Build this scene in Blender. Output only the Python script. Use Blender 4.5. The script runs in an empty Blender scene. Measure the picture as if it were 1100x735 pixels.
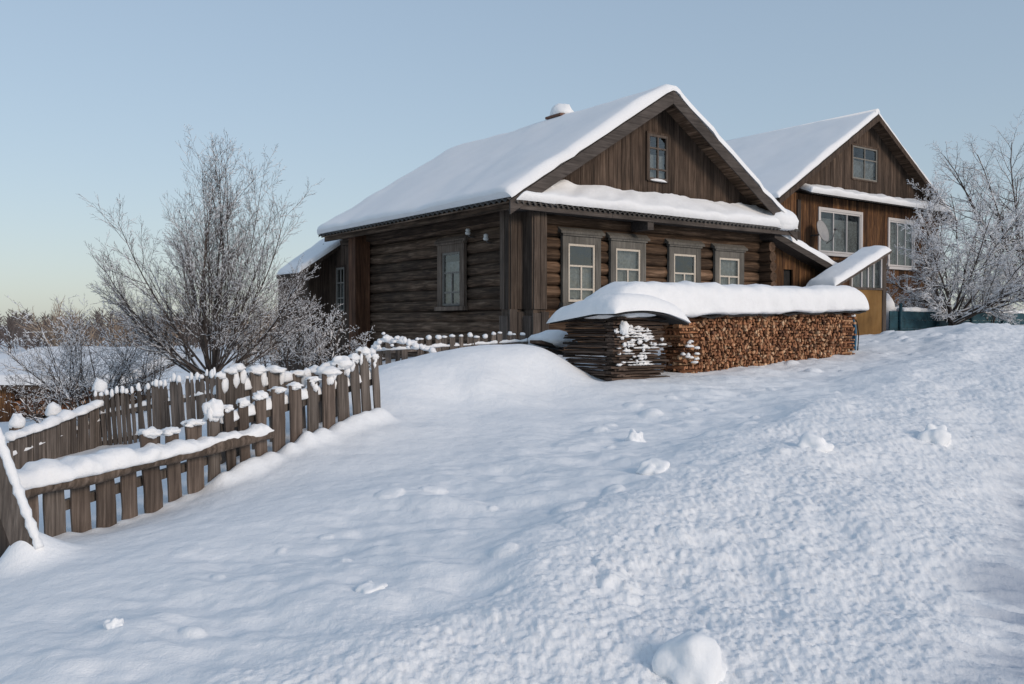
import bpy, math, random
import numpy as np
from mathutils import Vector, Matrix, noise as mnoise

random.seed(7)
RND = random.Random(11)
R = math.radians
PI = math.pi
scene = bpy.context.scene
COL = scene.collection

# ------------------------------------------------------------------ camera
F, CX, CY = 959.0, 550.0, 367.5
PITCH = math.atan((CY - 350.0) / F)
CAMZ = 1.6
cam_d = bpy.data.cameras.new('camera')
cam_d.sensor_width = 36.0
cam_d.lens = F / 1100.0 * 36.0
cam_d.clip_start = 0.05
cam_d.clip_end = 9000
cam = bpy.data.objects.new('camera', cam_d)
COL.objects.link(cam)
cam.location = (0, 0, CAMZ)
cam.rotation_euler = (PI / 2 - PITCH, 0, 0)
scene.camera = cam


def at(px, py, Y):
    """world point seen at photo pixel (px, py) at forward distance Y"""
    u, v = (px - CX) / F, (CY - py) / F
    dy = math.cos(PITCH) + v * math.sin(PITCH)
    dz = -math.sin(PITCH) + v * math.cos(PITCH)
    k = Y / dy
    return Vector((u * k, Y, CAMZ + dz * k))


# ------------------------------------------------------------------ light
SUN_EL = R(21.0)
TR = Vector((-0.70, 0.714, 0)).normalized()          # where the light travels
sun_dir = Vector((-TR.x * math.cos(SUN_EL), -TR.y * math.cos(SUN_EL), math.sin(SUN_EL)))
sd = bpy.data.lights.new('sun', 'SUN')
sd.energy = 1.5
sd.angle = R(18.0)
sd.color = (1.0, 0.83, 0.69)
sun = bpy.data.objects.new('sun', sd)
COL.objects.link(sun)
sun.rotation_euler = (-sun_dir).to_track_quat('-Z', 'Y').to_euler()
sun.location = sun_dir * 50

world = bpy.data.worlds.new('World')
scene.world = world
world.use_nodes = True
wn = world.node_tree
bg = wn.nodes['Background']
sky = wn.nodes.new('ShaderNodeTexSky')
sky.sky_type = 'NISHITA'
sky.sun_disc = False
sky.sun_elevation = SUN_EL
sky.sun_rotation = math.atan2(sun_dir.x, sun_dir.y)
sky.altitude = 100
sky.air_density = 1.2
sky.dust_density = 0.8
sky.ozone_density = 1.5
gm = wn.nodes.new('ShaderNodeGamma')                 # evens out the sky gradient; the tint below also brightens the sky
gm.inputs['Gamma'].default_value = 0.42
wn.links.new(sky.outputs[0], gm.inputs['Color'])
hs = wn.nodes.new('ShaderNodeVectorMath')
hs.operation = 'MULTIPLY'
hs.inputs[1].default_value = (1.50, 1.66, 1.86)
wn.links.new(gm.outputs[0], hs.inputs[0])
wn.links.new(hs.outputs[0], bg.inputs[0])
bg.inputs[1].default_value = 0.15
scene.view_settings.view_transform = 'Standard'
scene.view_settings.look = 'None'
scene.view_settings.gamma = 1
scene.view_settings.use_curve_mapping = False
scene.view_settings.exposure = 0.25


# ------------------------------------------------------------------ materials
def nodes_of(name):
    m = bpy.data.materials.new(name)
    m.use_nodes = True
    nt = m.node_tree
    return m, nt, nt.nodes['Principled BSDF']


def N(nt, t, **kw):
    n = nt.nodes.new(t)
    for k, v in kw.items():
        setattr(n, k, v)
    return n


def ramp(nt, fac, stops):
    r = N(nt, 'ShaderNodeValToRGB')
    els = r.color_ramp.elements
    while len(els) < len(stops):
        els.new(0.5)
    for e, (p, c) in zip(els, stops):
        e.position = p
        e.color = (*c, 1)
    nt.links.new(fac, r.inputs[0])
    return r.outputs[0]


def wood(name, dark, mid, light, axis='Z', fine=26.0, rough=0.85, bump=0.5, var=0.55, tint=None):
    """weathered wood, grain along an axis of the object, each board with its own value"""
    m, nt, b = nodes_of(name)
    L = nt.links
    tc = N(nt, 'ShaderNodeTexCoord')
    att = N(nt, 'ShaderNodeAttribute', attribute_name='rnd')
    oi = N(nt, 'ShaderNodeObjectInfo')
    add = N(nt, 'ShaderNodeMath', operation='ADD')
    L.new(att.outputs['Fac'], add.inputs[0])
    L.new(oi.outputs['Random'], add.inputs[1])
    fr = N(nt, 'ShaderNodeMath', operation='FRACT')
    L.new(add.outputs[0], fr.inputs[0])
    off = N(nt, 'ShaderNodeCombineXYZ')
    mul = N(nt, 'ShaderNodeMath', operation='MULTIPLY')
    mul.inputs[1].default_value = 37.0
    L.new(add.outputs[0], mul.inputs[0])
    for i in range(3):
        L.new(mul.outputs[0], off.inputs[i])
    va = N(nt, 'ShaderNodeVectorMath', operation='ADD')
    L.new(tc.outputs['Object'], va.inputs[0])
    L.new(off.outputs[0], va.inputs[1])
    mp = N(nt, 'ShaderNodeMapping')
    s = [fine, fine, fine]
    s['XYZ'.index(axis)] = 1.3
    mp.inputs['Scale'].default_value = s
    L.new(va.outputs[0], mp.inputs[0])
    n1 = N(nt, 'ShaderNodeTexNoise')
    n1.inputs['Scale'].default_value = 1.0
    n1.inputs['Detail'].default_value = 5
    n1.inputs['Roughness'].default_value = 0.65
    n1.inputs['Distortion'].default_value = 0.5
    L.new(mp.outputs[0], n1.inputs['Vector'])
    col = ramp(nt, n1.outputs['Fac'], [(0.28, dark), (0.5, mid), (0.74, light)])
    # large weather stains
    n2 = N(nt, 'ShaderNodeTexNoise')
    n2.inputs['Scale'].default_value = 1.7
    n2.inputs['Detail'].default_value = 4
    L.new(va.outputs[0], n2.inputs['Vector'])
    mr = N(nt, 'ShaderNodeMapRange')
    mr.inputs[1].default_value = 0.3
    mr.inputs[2].default_value = 0.7
    mr.inputs[3].default_value = 0.72
    mr.inputs[4].default_value = 1.25
    L.new(n2.outputs['Fac'], mr.inputs[0])
    mv = N(nt, 'ShaderNodeMapRange')
    mv.inputs[3].default_value = 1 - var
    mv.inputs[4].default_value = 1 + var
    L.new(fr.outputs[0], mv.inputs[0])
    mm = N(nt, 'ShaderNodeMath', operation='MULTIPLY')
    L.new(mr.outputs[0], mm.inputs[0])
    L.new(mv.outputs[0], mm.inputs[1])
    sc = N(nt, 'ShaderNodeVectorMath', operation='SCALE')
    L.new(col, sc.inputs[0])
    L.new(mm.outputs[0], sc.inputs['Scale'])
    last = sc.outputs[0]
    if tint:
        n3 = N(nt, 'ShaderNodeTexNoise')
        n3.inputs['Scale'].default_value = 0.9
        n3.inputs['Detail'].default_value = 6
        L.new(mp.outputs[0], n3.inputs['Vector'])
        f = ramp(nt, n3.outputs['Fac'], [(0.5, (0, 0, 0)), (0.62, (1, 1, 1))])
        mx = N(nt, 'ShaderNodeMix', data_type='RGBA')
        L.new(f, mx.inputs[0])
        L.new(last, mx.inputs[6])
        mx.inputs[7].default_value = (*tint, 1)
        last = mx.outputs[2]
    L.new(last, b.inputs['Base Color'])
    b.inputs['Roughness'].default_value = rough
    b.inputs['Specular IOR Level'].default_value = 0.25
    bp = N(nt, 'ShaderNodeBump')
    bp.inputs['Strength'].default_value = bump
    bp.inputs['Distance'].default_value = 0.012
    L.new(n1.outputs['Fac'], bp.inputs['Height'])
    L.new(bp.outputs[0], b.inputs['Normal'])
    return m


def snow_mat(name, s1=9.0, s2=60.0, strength=0.35, dist=0.02, col=(0.86, 0.88, 0.90)):
    m, nt, b = nodes_of(name)
    L = nt.links
    tc = N(nt, 'ShaderNodeTexCoord')
    n1 = N(nt, 'ShaderNodeTexNoise')
    n1.inputs['Scale'].default_value = s1
    n1.inputs['Detail'].default_value = 7
    n1.inputs['Roughness'].default_value = 0.6
    n2 = N(nt, 'ShaderNodeTexNoise')
    n2.inputs['Scale'].default_value = s2
    n2.inputs['Detail'].default_value = 4
    for n in (n1, n2):
        L.new(tc.outputs['Object'], n.inputs['Vector'])
    ad = N(nt, 'ShaderNodeMath', operation='MULTIPLY_ADD')
    ad.inputs[1].default_value = 0.25
    L.new(n2.outputs['Fac'], ad.inputs[0])
    L.new(n1.outputs['Fac'], ad.inputs[2])
    bp = N(nt, 'ShaderNodeBump')
    bp.inputs['Strength'].default_value = strength
    bp.inputs['Distance'].default_value = dist
    L.new(ad.outputs[0], bp.inputs['Height'])
    L.new(bp.outputs[0], b.inputs['Normal'])
    c = ramp(nt, n1.outputs['Fac'], [(0.3, tuple(x * 0.96 for x in col)), (0.7, col)])
    L.new(c, b.inputs['Base Color'])
    b.inputs['Roughness'].default_value = 0.75
    b.inputs['Specular IOR Level'].default_value = 0.2
    return m


def plain(name, col, rough=0.7, metal=0.0, nscale=14.0, amt=0.25, bump=0.15):
    m, nt, b = nodes_of(name)
    L = nt.links
    tc = N(nt, 'ShaderNodeTexCoord')
    n1 = N(nt, 'ShaderNodeTexNoise')
    n1.inputs['Scale'].default_value = nscale
    n1.inputs['Detail'].default_value = 6
    L.new(tc.outputs['Object'], n1.inputs['Vector'])
    c = ramp(nt, n1.outputs['Fac'], [(0.3, tuple(x * (1 - amt) for x in col)), (0.7, tuple(min(1, x * (1 + amt)) for x in col))])
    L.new(c, b.inputs['Base Color'])
    b.inputs['Roughness'].default_value = rough
    b.inputs['Metallic'].default_value = metal
    b.inputs['Specular IOR Level'].default_value = 0.3
    bp = N(nt, 'ShaderNodeBump')
    bp.inputs['Strength'].default_value = bump
    bp.inputs['Distance'].default_value = 0.01
    L.new(n1.outputs['Fac'], bp.inputs['Height'])
    L.new(bp.outputs[0], b.inputs['Normal'])
    return m


def glass_mat(name):
    m = bpy.data.materials.new(name)
    m.use_nodes = True
    nt = m.node_tree
    nt.nodes.clear()
    L = nt.links
    out = N(nt, 'ShaderNodeOutputMaterial')
    tr = N(nt, 'ShaderNodeBsdfTransparent')
    tr.inputs[0].default_value = (0.82, 0.86, 0.86, 1)
    gl = N(nt, 'ShaderNodeBsdfGlossy')
    gl.inputs['Roughness'].default_value = 0.06
    gl.inputs[0].default_value = (0.9, 0.93, 0.95, 1)
    tc = N(nt, 'ShaderNodeTexCoord')
    n1 = N(nt, 'ShaderNodeTexNoise')
    n1.inputs['Scale'].default_value = 3.5
    L.new(tc.outputs['Object'], n1.inputs['Vector'])
    bp = N(nt, 'ShaderNodeBump')
    bp.inputs['Strength'].default_value = 0.35
    bp.inputs['Distance'].default_value = 0.02
    L.new(n1.outputs['Fac'], bp.inputs['Height'])
    L.new(bp.outputs[0], gl.inputs['Normal'])
    mx = N(nt, 'ShaderNodeMixShader')
    mx.inputs[0].default_value = 0.13
    L.new(tr.outputs[0], mx.inputs[1])
    L.new(gl.outputs[0], mx.inputs[2])
    L.new(mx.outputs[0], out.inputs[0])
    return m


M = {}
M['snow'] = snow_mat('snow_ground', 7, 45, 0.5, 0.02)
M['ground'] = snow_mat('ground_snow', 11, 85, 0.75, 0.018)
_nt = M['ground'].node_tree
_b = _nt.nodes['Principled BSDF']
_src = _b.inputs['Base Color'].links[0].from_socket
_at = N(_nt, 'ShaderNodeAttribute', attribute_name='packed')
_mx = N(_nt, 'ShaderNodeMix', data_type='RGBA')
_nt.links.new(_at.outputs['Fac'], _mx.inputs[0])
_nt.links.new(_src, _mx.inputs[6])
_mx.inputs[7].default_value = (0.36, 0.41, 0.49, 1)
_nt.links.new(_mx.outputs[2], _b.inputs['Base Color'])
M['roof_snow'] = snow_mat('snow_roof', 1.4, 30, 0.4, 0.03, (0.87, 0.88, 0.89))
M['cap_snow'] = snow_mat('snow_cap', 7, 70, 0.7, 0.025, (0.87, 0.88, 0.89))
M['branch_snow'] = snow_mat('snow_branch', 30, 120, 0.2, 0.01, (0.84, 0.85, 0.87))
# dark old logs, grain along the wall
M['log_x'] = wood('log_grain_x', (0.014, 0.009, 0.006), (0.080, 0.048, 0.029), (0.23, 0.150, 0.098), 'X', 20, var=0.55)
M['log_y'] = wood('log_grain_y', (0.014, 0.009, 0.006), (0.092, 0.060, 0.040), (0.26, 0.185, 0.132), 'Y', 20, var=0.55)
M['log_end'] = wood('log_end', (0.03, 0.018, 0.01), (0.09, 0.055, 0.035), (0.16, 0.10, 0.065), 'Y', 14, var=0.3)
M['board'] = wood('old_board', (0.020, 0.014, 0.010), (0.070, 0.048, 0.035), (0.14, 0.103, 0.078), 'Z', 34, var=0.35)
M['board_grey'] = wood('grey_board', (0.035, 0.028, 0.024), (0.085, 0.068, 0.057), (0.15, 0.125, 0.108), 'Z', 34, var=0.3)
M['corner'] = wood('corner_board', (0.026, 0.019, 0.014), (0.078, 0.058, 0.045), (0.15, 0.118, 0.095), 'Z', 34, var=0.35)
M['board_red'] = wood('red_brown_board', (0.03, 0.014, 0.008), (0.09, 0.042, 0.023), (0.16, 0.085, 0.05), 'Z', 30, var=0.35)
M['board_amber'] = wood('amber_board', (0.022, 0.010, 0.006), (0.075, 0.036, 0.017), (0.24, 0.125, 0.05), 'Z', 26, var=0.5)
M['rake'] = wood('fascia_board', (0.035, 0.029, 0.026), (0.075, 0.063, 0.056), (0.11, 0.095, 0.085), 'X', 24, var=0.2)
M['casing'] = wood('grey_painted_casing', (0.075, 0.07, 0.062), (0.125, 0.118, 0.105), (0.18, 0.168, 0.15), 'Z', 28, var=0.12)
M['casing_brown'] = wood('bare_casing', (0.07, 0.052, 0.04), (0.15, 0.115, 0.09), (0.23, 0.185, 0.15), 'Z', 28, var=0.2)
M['sash'] = plain('cream_paint', (0.58, 0.52, 0.44), 0.6, 0, 30, 0.12)
M['sash_grey'] = plain('worn_grey_paint', (0.20, 0.19, 0.17), 0.7, 0, 30, 0.2)
M['sash_white'] = plain('white_paint', (0.58, 0.56, 0.55), 0.5, 0, 30, 0.08)
M['glass'] = glass_mat('window_glass')
M['curtain'] = plain('lace_curtain', (0.16, 0.162, 0.155), 0.9, 0, 16, 0.35, 0.3)
M['dark'] = plain('dark_interior', (0.02, 0.02, 0.02), 0.9)  # near-black: interior shade put into the colour; also the blue panel's rim
M['slate'] = plain('corrugated_slate', (0.10, 0.095, 0.09), 0.9, 0, 20, 0.25)
M['brick'] = plain('chimney_brick', (0.16, 0.085, 0.06), 0.9, 0, 30, 0.3)
M['fence'] = wood('fence_board', (0.040, 0.033, 0.028), (0.115, 0.096, 0.083), (0.215, 0.185, 0.162), 'Z', 38, var=0.28, bump=0.9)
M['fence_brown'] = wood('fence_slab', (0.036, 0.027, 0.022), (0.100, 0.077, 0.063), (0.19, 0.152, 0.128), 'Z', 30, var=0.3, bump=0.9)
M['rail'] = wood('rail_log', (0.035, 0.025, 0.018), (0.10, 0.075, 0.058), (0.21, 0.165, 0.135), 'Z', 22, var=0.15, bump=0.9)
def firewood_mat(name):
    m = wood(name, (0.45, 0.40, 0.36), (0.8, 0.76, 0.72), (1.15, 1.1, 1.05), 'X', 30, var=0.25, bump=0.6)
    nt = m.node_tree
    b = nt.nodes['Principled BSDF']
    src = b.inputs['Base Color'].links[0].from_socket
    fr = [n for n in nt.nodes if n.type == 'MATH' and n.operation == 'FRACT'][0]
    mu = N(nt, 'ShaderNodeMath', operation='MULTIPLY')
    mu.inputs[1].default_value = 7.31
    f2 = N(nt, 'ShaderNodeMath', operation='FRACT')
    nt.links.new(fr.outputs[0], mu.inputs[0])
    nt.links.new(mu.outputs[0], f2.inputs[0])
    c = ramp(nt, f2.outputs[0], [(0.0, (0.09, 0.05, 0.036)), (0.15, (0.22, 0.105, 0.058)), (0.5, (0.37, 0.18, 0.098)), (0.8, (0.47, 0.27, 0.155)), (1.0, (0.60, 0.44, 0.30))])
    vm = N(nt, 'ShaderNodeVectorMath', operation='MULTIPLY')
    nt.links.new(c, vm.inputs[0])
    nt.links.new(src, vm.inputs[1])
    nt.links.new(vm.outputs[0], b.inputs['Base Color'])
    return m


M['split'] = firewood_mat('split_firewood')
M['slab'] = wood('bark_slab', (0.018, 0.012, 0.010), (0.065, 0.045, 0.035), (0.15, 0.11, 0.085), 'X', 30, var=0.55)
M['bark'] = wood('bark', (0.025, 0.019, 0.016), (0.070, 0.055, 0.047), (0.13, 0.105, 0.09), 'Z', 20, var=0.3)
M['twig'] = plain('twig', (0.085, 0.069, 0.061), 0.85, 0, 8, 0.3)
M['frost_twig'] = plain('frosted_twig', (0.34, 0.27, 0.21), 0.85, 0, 4, 0.35)
M['far_twig'] = plain('far_twig', (0.15, 0.125, 0.115), 0.9, 0, 0.4, 0.35)
M['ply'] = wood('weathered_plywood', (0.13, 0.070, 0.022), (0.18, 0.10, 0.034), (0.22, 0.13, 0.05), 'Z', 5, var=0.1, bump=0.1)
M['teal'] = plain('teal_paint', (0.014, 0.052, 0.070), 0.65, 0, 9, 0.35)
M['blue'] = plain('blue_plastic', (0.03, 0.12, 0.21), 0.45, 0, 20, 0.15)
M['dish'] = plain('dish_paint', (0.36, 0.35, 0.34), 0.5, 0, 20, 0.08)
M['metal'] = plain('grey_metal', (0.16, 0.16, 0.16), 0.5, 0.6, 20, 0.15)
M['porcelain'] = plain('white_porcelain', (0.6, 0.6, 0.58), 0.3, 0, 20, 0.05)
M['tar'] = plain('roofing_felt', (0.02, 0.019, 0.019), 0.8, 0, 12, 0.3)


# ------------------------------------------------------------------ mesh helpers
WM = {}


class MB:
    """collects shapes, then links them as ONE mesh object"""

    def __init__(self):
        self.v, self.f, self.r, self.s = [], [], [], []

    def add(self, vs, fs, rnd=0.0, smooth=False):
        o = len(self.v)
        self.v.extend([tuple(p) for p in vs])
        for f in fs:
            self.f.append([i + o for i in f])
            self.r.append(rnd)
            self.s.append(smooth)

    def box(self, x0, x1, y0, y1, z0, z1, rnd=None, mat=None):
        if rnd is None:
            rnd = RND.random()
        vs = [Vector((x, y, z)) for z in (z0, z1) for y in (y0, y1) for x in (x0, x1)]
        if mat is not None:
            vs = [mat @ p for p in vs]
        self.add(vs, [(0, 2, 3, 1), (4, 5, 7, 6), (0, 1, 5, 4), (2, 6, 7, 3), (0, 4, 6, 2), (1, 3, 7, 5)], rnd)

    def beam(self, p, q, w, h, up=(0, 0, 1), rnd=None):
        p, q = Vector(p), Vector(q)
        d = (q - p).normalized()
        sx = d.cross(Vector(up)).normalized()
        sz = sx.cross(d).normalized()
        vs = []
        for c in (p, q):
            for a, b in ((-1, -1), (1, -1), (1, 1), (-1, 1)):
                vs.append(c + sx * a * w / 2 + sz * b * h / 2)
        self.add(vs, [(3, 2, 1, 0), (4, 5, 6, 7), (0, 1, 5, 4), (1, 2, 6, 5), (2, 3, 7, 6), (3, 0, 4, 7)], RND.random() if rnd is None else rnd)

    def tube(self, pts, rad, n=8, rnd=0.0, caps=True, smooth=True):
        pts = [Vector(p) for p in pts]
        if not hasattr(rad, '__len__'):
            rad = [rad] * len(pts)
        vs = []
        ref = None
        m = len(pts)
        for i, p in enumerate(pts):
            d = (pts[min(i + 1, m - 1)] - pts[max(i - 1, 0)])
            if d.length < 1e-9:
                d = Vector((0, 0, 1))
            d.normalize()
            if ref is None:
                ref = Vector((0, 0, 1)) if abs(d.z) < 0.9 else Vector((1, 0, 0))
            s = d.cross(ref)
            if s.length < 1e-6:
                s = d.orthogonal()
            s.normalize()
            t = s.cross(d).normalized()
            ref = t
            for k in range(n):
                a = 2 * PI * k / n
                vs.append(p + (s * math.cos(a) + t * math.sin(a)) * rad[i])
        fs = []
        for i in range(m - 1):
            for k in range(n):
                k2 = (k + 1) % n
                fs.append((i * n + k, i * n + k2, (i + 1) * n + k2, (i + 1) * n + k))
        o = len(self.v)
        self.add(vs, fs, rnd, smooth)
        if caps:
            self.f.append([o + k for k in range(n)][::-1])
            self.f.append([o + (m - 1) * n + k for k in range(n)])
            self.r += [rnd, rnd]
            self.s += [False, False]

    def loops(self, rings, rnd=0.0, smooth=True, close=True, caps=True):
        n = len(rings[0])
        vs = [p for r in rings for p in r]
        fs = []
        kk = n if close else n - 1
        for i in range(len(rings) - 1):
            for k in range(kk):
                k2 = (k + 1) % n
                fs.append((i * n + k, i * n + k2, (i + 1) * n + k2, (i + 1) * n + k))
        o = len(self.v)
        self.add(vs, fs, rnd, smooth)
        if caps:
            self.f.append([o + k for k in range(n)][::-1])
            self.f.append([o + (len(rings) - 1) * n + k for k in range(n)])
            self.r += [rnd, rnd]
            self.s += [smooth, smooth]

    def blob(self, c, rx, ry, rz, seed=0, amp=0.2, flat=0.45, nu=12, nv=8, rnd=0.0, freq=1.6):
        c = Vector(c)
        rings = []
        for j in range(nv + 1):
            th = PI * (j / nv)
            ring = []
            for i in range(nu):
                ph = 2 * PI * i / nu
                d = Vector((math.sin(th) * math.cos(ph), math.sin(th) * math.sin(ph), math.cos(th)))
                k = 1 + amp * mnoise.noise(d * freq + Vector((seed * 7.1, seed * 3.3, seed)))
                z = d.z * k * rz
                if z < 0:
                    z *= flat
                ring.append(c + Vector((d.x * k * rx, d.y * k * ry, z)))
            rings.append(ring)
        self.loops(rings, rnd, True, True, False)

    def build(self, name, mat, parent=None, local=False, origin=None):
        me = bpy.data.meshes.new(name)
        vs = self.v
        mtx = None
        if parent is not None:
            pm = WM.get(parent.name, Matrix.Identity(4))
            if not local:
                mtx = pm.inverted()
        vv = np.array(vs, dtype=np.float64)
        if origin is not None:
            mtx = Matrix.Translation(-Vector(origin))
        if mtx is not None:
            a = np.array(mtx)
            vv = vv @ a[:3, :3].T + a[:3, 3]
        me.from_pydata(vv.tolist(), [], self.f)
        at_ = me.attributes.new('rnd', 'FLOAT', 'FACE')
        at_.data.foreach_set('value', np.array(self.r, dtype=np.float32))
        me.polygons.foreach_set('use_smooth', np.array(self.s, dtype=bool))
        me.materials.append(M[mat] if isinstance(mat, str) else mat)
        me.update()
        o = bpy.data.objects.new(name, me)
        COL.objects.link(o)
        if parent is not None:
            o.parent = parent
            WM[o.name] = WM.get(parent.name, Matrix.Identity(4)).copy()
        elif origin is not None:
            o.location = origin
            WM[o.name] = Matrix.Translation(Vector(origin))
        return o


def tag(o, label=None, cat=None, group=None, kind=None):
    if label:
        o['label'] = label
    if cat:
        o['category'] = cat
    if group:
        o['group'] = group
    if kind:
        o['kind'] = kind
    return o


def empty(name, loc, rz, label, cat, group=None):
    o = bpy.data.objects.new(name, None)
    COL.objects.link(o)
    o.location = loc
    o.rotation_euler = (0, 0, rz)
    o.empty_display_size = 0.2
    WM[o.name] = Matrix.Translation(Vector(loc)) @ Matrix.Rotation(rz, 4, 'Z')
    return tag(o, label, cat, group)


def copy_tree(o, parent=None):
    c = o.copy()
    COL.objects.link(c)
    c.parent = parent
    for ch in list(o.children):
        copy_tree(ch, c)
    return c


def sstep(a, b, x):
    t = np.clip((x - a) / (b - a), 0, 1)
    return t * t * (3 - 2 * t)


# ------------------------------------------------------------------ numpy noise
def h2(ix, iy, k):
    n = (ix.astype(np.int64) * 374761393 + iy.astype(np.int64) * 668265263 + k * 974634777) & 0xffffffff
    n = ((n ^ (n >> 13)) * 1274126177) & 0xffffffff
    n = n ^ (n >> 16)
    return (n & 0xffff) / 65535.0


def vnoise(x, y, k=0):
    ix, iy = np.floor(x), np.floor(y)
    fx, fy = x - ix, y - iy
    fx = fx * fx * fx * (fx * (fx * 6 - 15) + 10)
    fy = fy * fy * fy * (fy * (fy * 6 - 15) + 10)
    a, b = h2(ix, iy, k), h2(ix + 1, iy, k)
    c, d = h2(ix, iy + 1, k), h2(ix + 1, iy + 1, k)
    return (a * (1 - fx) + b * fx) * (1 - fy) + (c * (1 - fx) + d * fx) * fy - 0.5


def fbm(x, y, oct_=4, k=0, g=0.5):
    s, a = 0, 1.0
    for i in range(oct_):
        s = s + a * vnoise(x * 2 ** i + 17.3 * i, y * 2 ** i - 9.1 * i, k + i)
        a *= g
    return s


def lumps(x, y, cell, dens, k):
    """scattered clods: half spheres of random size"""
    gx, gy = np.floor(x / cell), np.floor(y / cell)
    out = np.zeros_like(x)
    for dx in (-1, 0, 1):
        for dy in (-1, 0, 1):
            cx, cy = gx + dx, gy + dy
            on = h2(cx, cy, k) < dens
            px = (cx + 0.15 + 0.7 * h2(cx, cy, k + 1)) * cell
            py = (cy + 0.15 + 0.7 * h2(cx, cy, k + 2)) * cell
            r = cell * (0.18 + 0.42 * h2(cx, cy, k + 3) ** 2)
            an = h2(cx, cy, k + 4) * PI
            ux = (x - px) * np.cos(an) + (y - py) * np.sin(an)
            uy = (-(x - px) * np.sin(an) + (y - py) * np.cos(an)) * (1 + 0.8 * h2(cx, cy, k + 5))
            q = 1 - (ux * ux + uy * uy) / (r * r)
            hgt = np.where(on & (q > 0), r * 0.75 * np.sqrt(np.maximum(q, 0)), 0)
            out = np.maximum(out, hgt)
    return out


# ------------------------------------------------------------------ terrain
D1 = Vector((0.804, 0.595, 0)).normalized()     # along the house fronts
D2 = Vector((-0.595, 0.804, 0)).normalized()    # along the house sides
H0 = Vector((0.225, 18.0, 0))                   # corner of the near house

ANCH_PX = [
    (0, 735, 4.2), (300, 735, 4.15), (550, 735, 4.1), (740, 735, 4.05), (1060, 735, 4.1), (1100, 550, 7.4), (1100, 640, 5.3),
    (600, 388, 14.3), (640, 409, 13.5), (665, 409, 13.35), (735, 401, 14.4), (830, 389, 16.0), (918, 379, 17.5),
    (412, 449, 10.6), (500, 432, 11.6), (570, 420, 12.4),
    (420, 394, 12.3), (460, 385, 12.7), (500, 379, 13.0), (545, 373, 13.3), (585, 377, 13.4), (612, 392, 13.45),
    (440, 428, 11.2), (520, 412, 12.0), (590, 407, 12.8),
    (700, 470, 9.5), (800, 420, 12.5), (900, 400, 14.5), (1000, 380, 16.5), (1060, 400, 13.0), (1000, 470, 9.0), (1100, 470, 9.5),
    (880, 520, 7.0), (1060, 600, 5.65), (700, 560, 6.2), (500, 520, 7.6), (550, 600, 5.5), (300, 600, 6.0), (420, 490, 9.0), (550, 450, 10.8),
    (640, 432, 12.0), (900, 650, 4.9), (150, 650, 5.2), (20, 700, 4.6), (300, 530, 7.7), (200, 575, 6.6), (780, 640, 4.95),
    (960, 360, 20.0), (1030, 353, 20.0), (1100, 354, 20.0), (1020, 352, 25.0), (925, 362, 22.5), (1100, 352, 26.0), (1000, 366, 18.2),
    (60, 497, 11.0), (107, 478, 12.2), (180, 468, 12.2), (240, 440, 12.0), (300, 425, 12.4), (350, 410, 12.9),
    (100, 520, 9.0), (200, 478, 10.0), (290, 447, 11.0),
    (40, 452, 25.0), (20, 470, 17.0),
]
ANCH_W = [
    (0, 0, -0.02), (0, -4, 0.0), (-6, -3, -0.15), (6, -3, -0.05), (3, 2, 0.0), (-12, 4, -0.4), (13, 5, 0.15), (-14, 13, -0.5),
    (-5.3, 16, 0.3), (-3.0, 22, 0.75), (-1, 15, 0.95), (0.2, 18, 0.95), (0, 30, 0.9), (12, 32, 1.7), (-9, 27, -1.25), (-13, 33, -2.0), (-6, 33, -0.9), (-25, 30, -1.7),
    (25, 30, 2.2), (17, 12, 0.5), (-20, 20, -1.3), (4.2, 18.5, 1.0), (7.5, 22, 1.35),
]
FA, FB = at(59, 572, 7.0), at(407, 446, 10.5)
FD = Vector((FB.x - FA.x, FB.y - FA.y, 0)).normalized()


def fence_depth(px):
    u = (px - CX) / F
    t = (u * FA.y - FA.x) / (FD.x - u * FD.y)
    return FA.y + FD.y * t


for _px, _py in ((8, 598), (59, 576), (90, 575), (115, 571), (140, 562), (165, 551), (188, 540), (210, 529), (238, 517), (265, 503), (305, 484), (352, 465), (407, 446)):
    ANCH_PX.append((_px, _py, fence_depth(_px) + 0.03))
_pts = [at(*a) for a in ANCH_PX] + [Vector(a) for a in ANCH_W]
_P = np.array([(p.x, p.y) for p in _pts])
_Z = np.array([p.z for p in _pts])


def _U(r2):
    return np.where(r2 > 1e-9, r2 * np.log(np.maximum(r2, 1e-9)) * 0.5, 0)


_n = len(_P)
_K = _U(((_P[:, None] - _P[None]) ** 2).sum(-1)) + np.eye(_n) * 0.012
_A = np.zeros((_n + 3, _n + 3))
_A[:_n, :_n] = _K
_A[:_n, _n] = 1
_A[:_n, _n + 1:] = _P
_A[_n:, :_n] = _A[:_n, _n:].T
_w = np.linalg.solve(_A, np.concatenate([_Z, np.zeros(3)]))

# fence line and its drift
FN = Vector((FD.y, -FD.x, 0))                   # towards the road
BUMPS = []                                      # (x, y, radius, height) little drifts at the foot of pickets
ROAD_P, ROAD_D = np.array([1.84, 4.3]), np.array([2.06, 3.2]) / math.hypot(2.06, 3.2)
CL_P, CL_D = np.array([-1.2, 4.6]), np.array([7.0, 10.0]) / math.hypot(7.0, 10.0)


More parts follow.
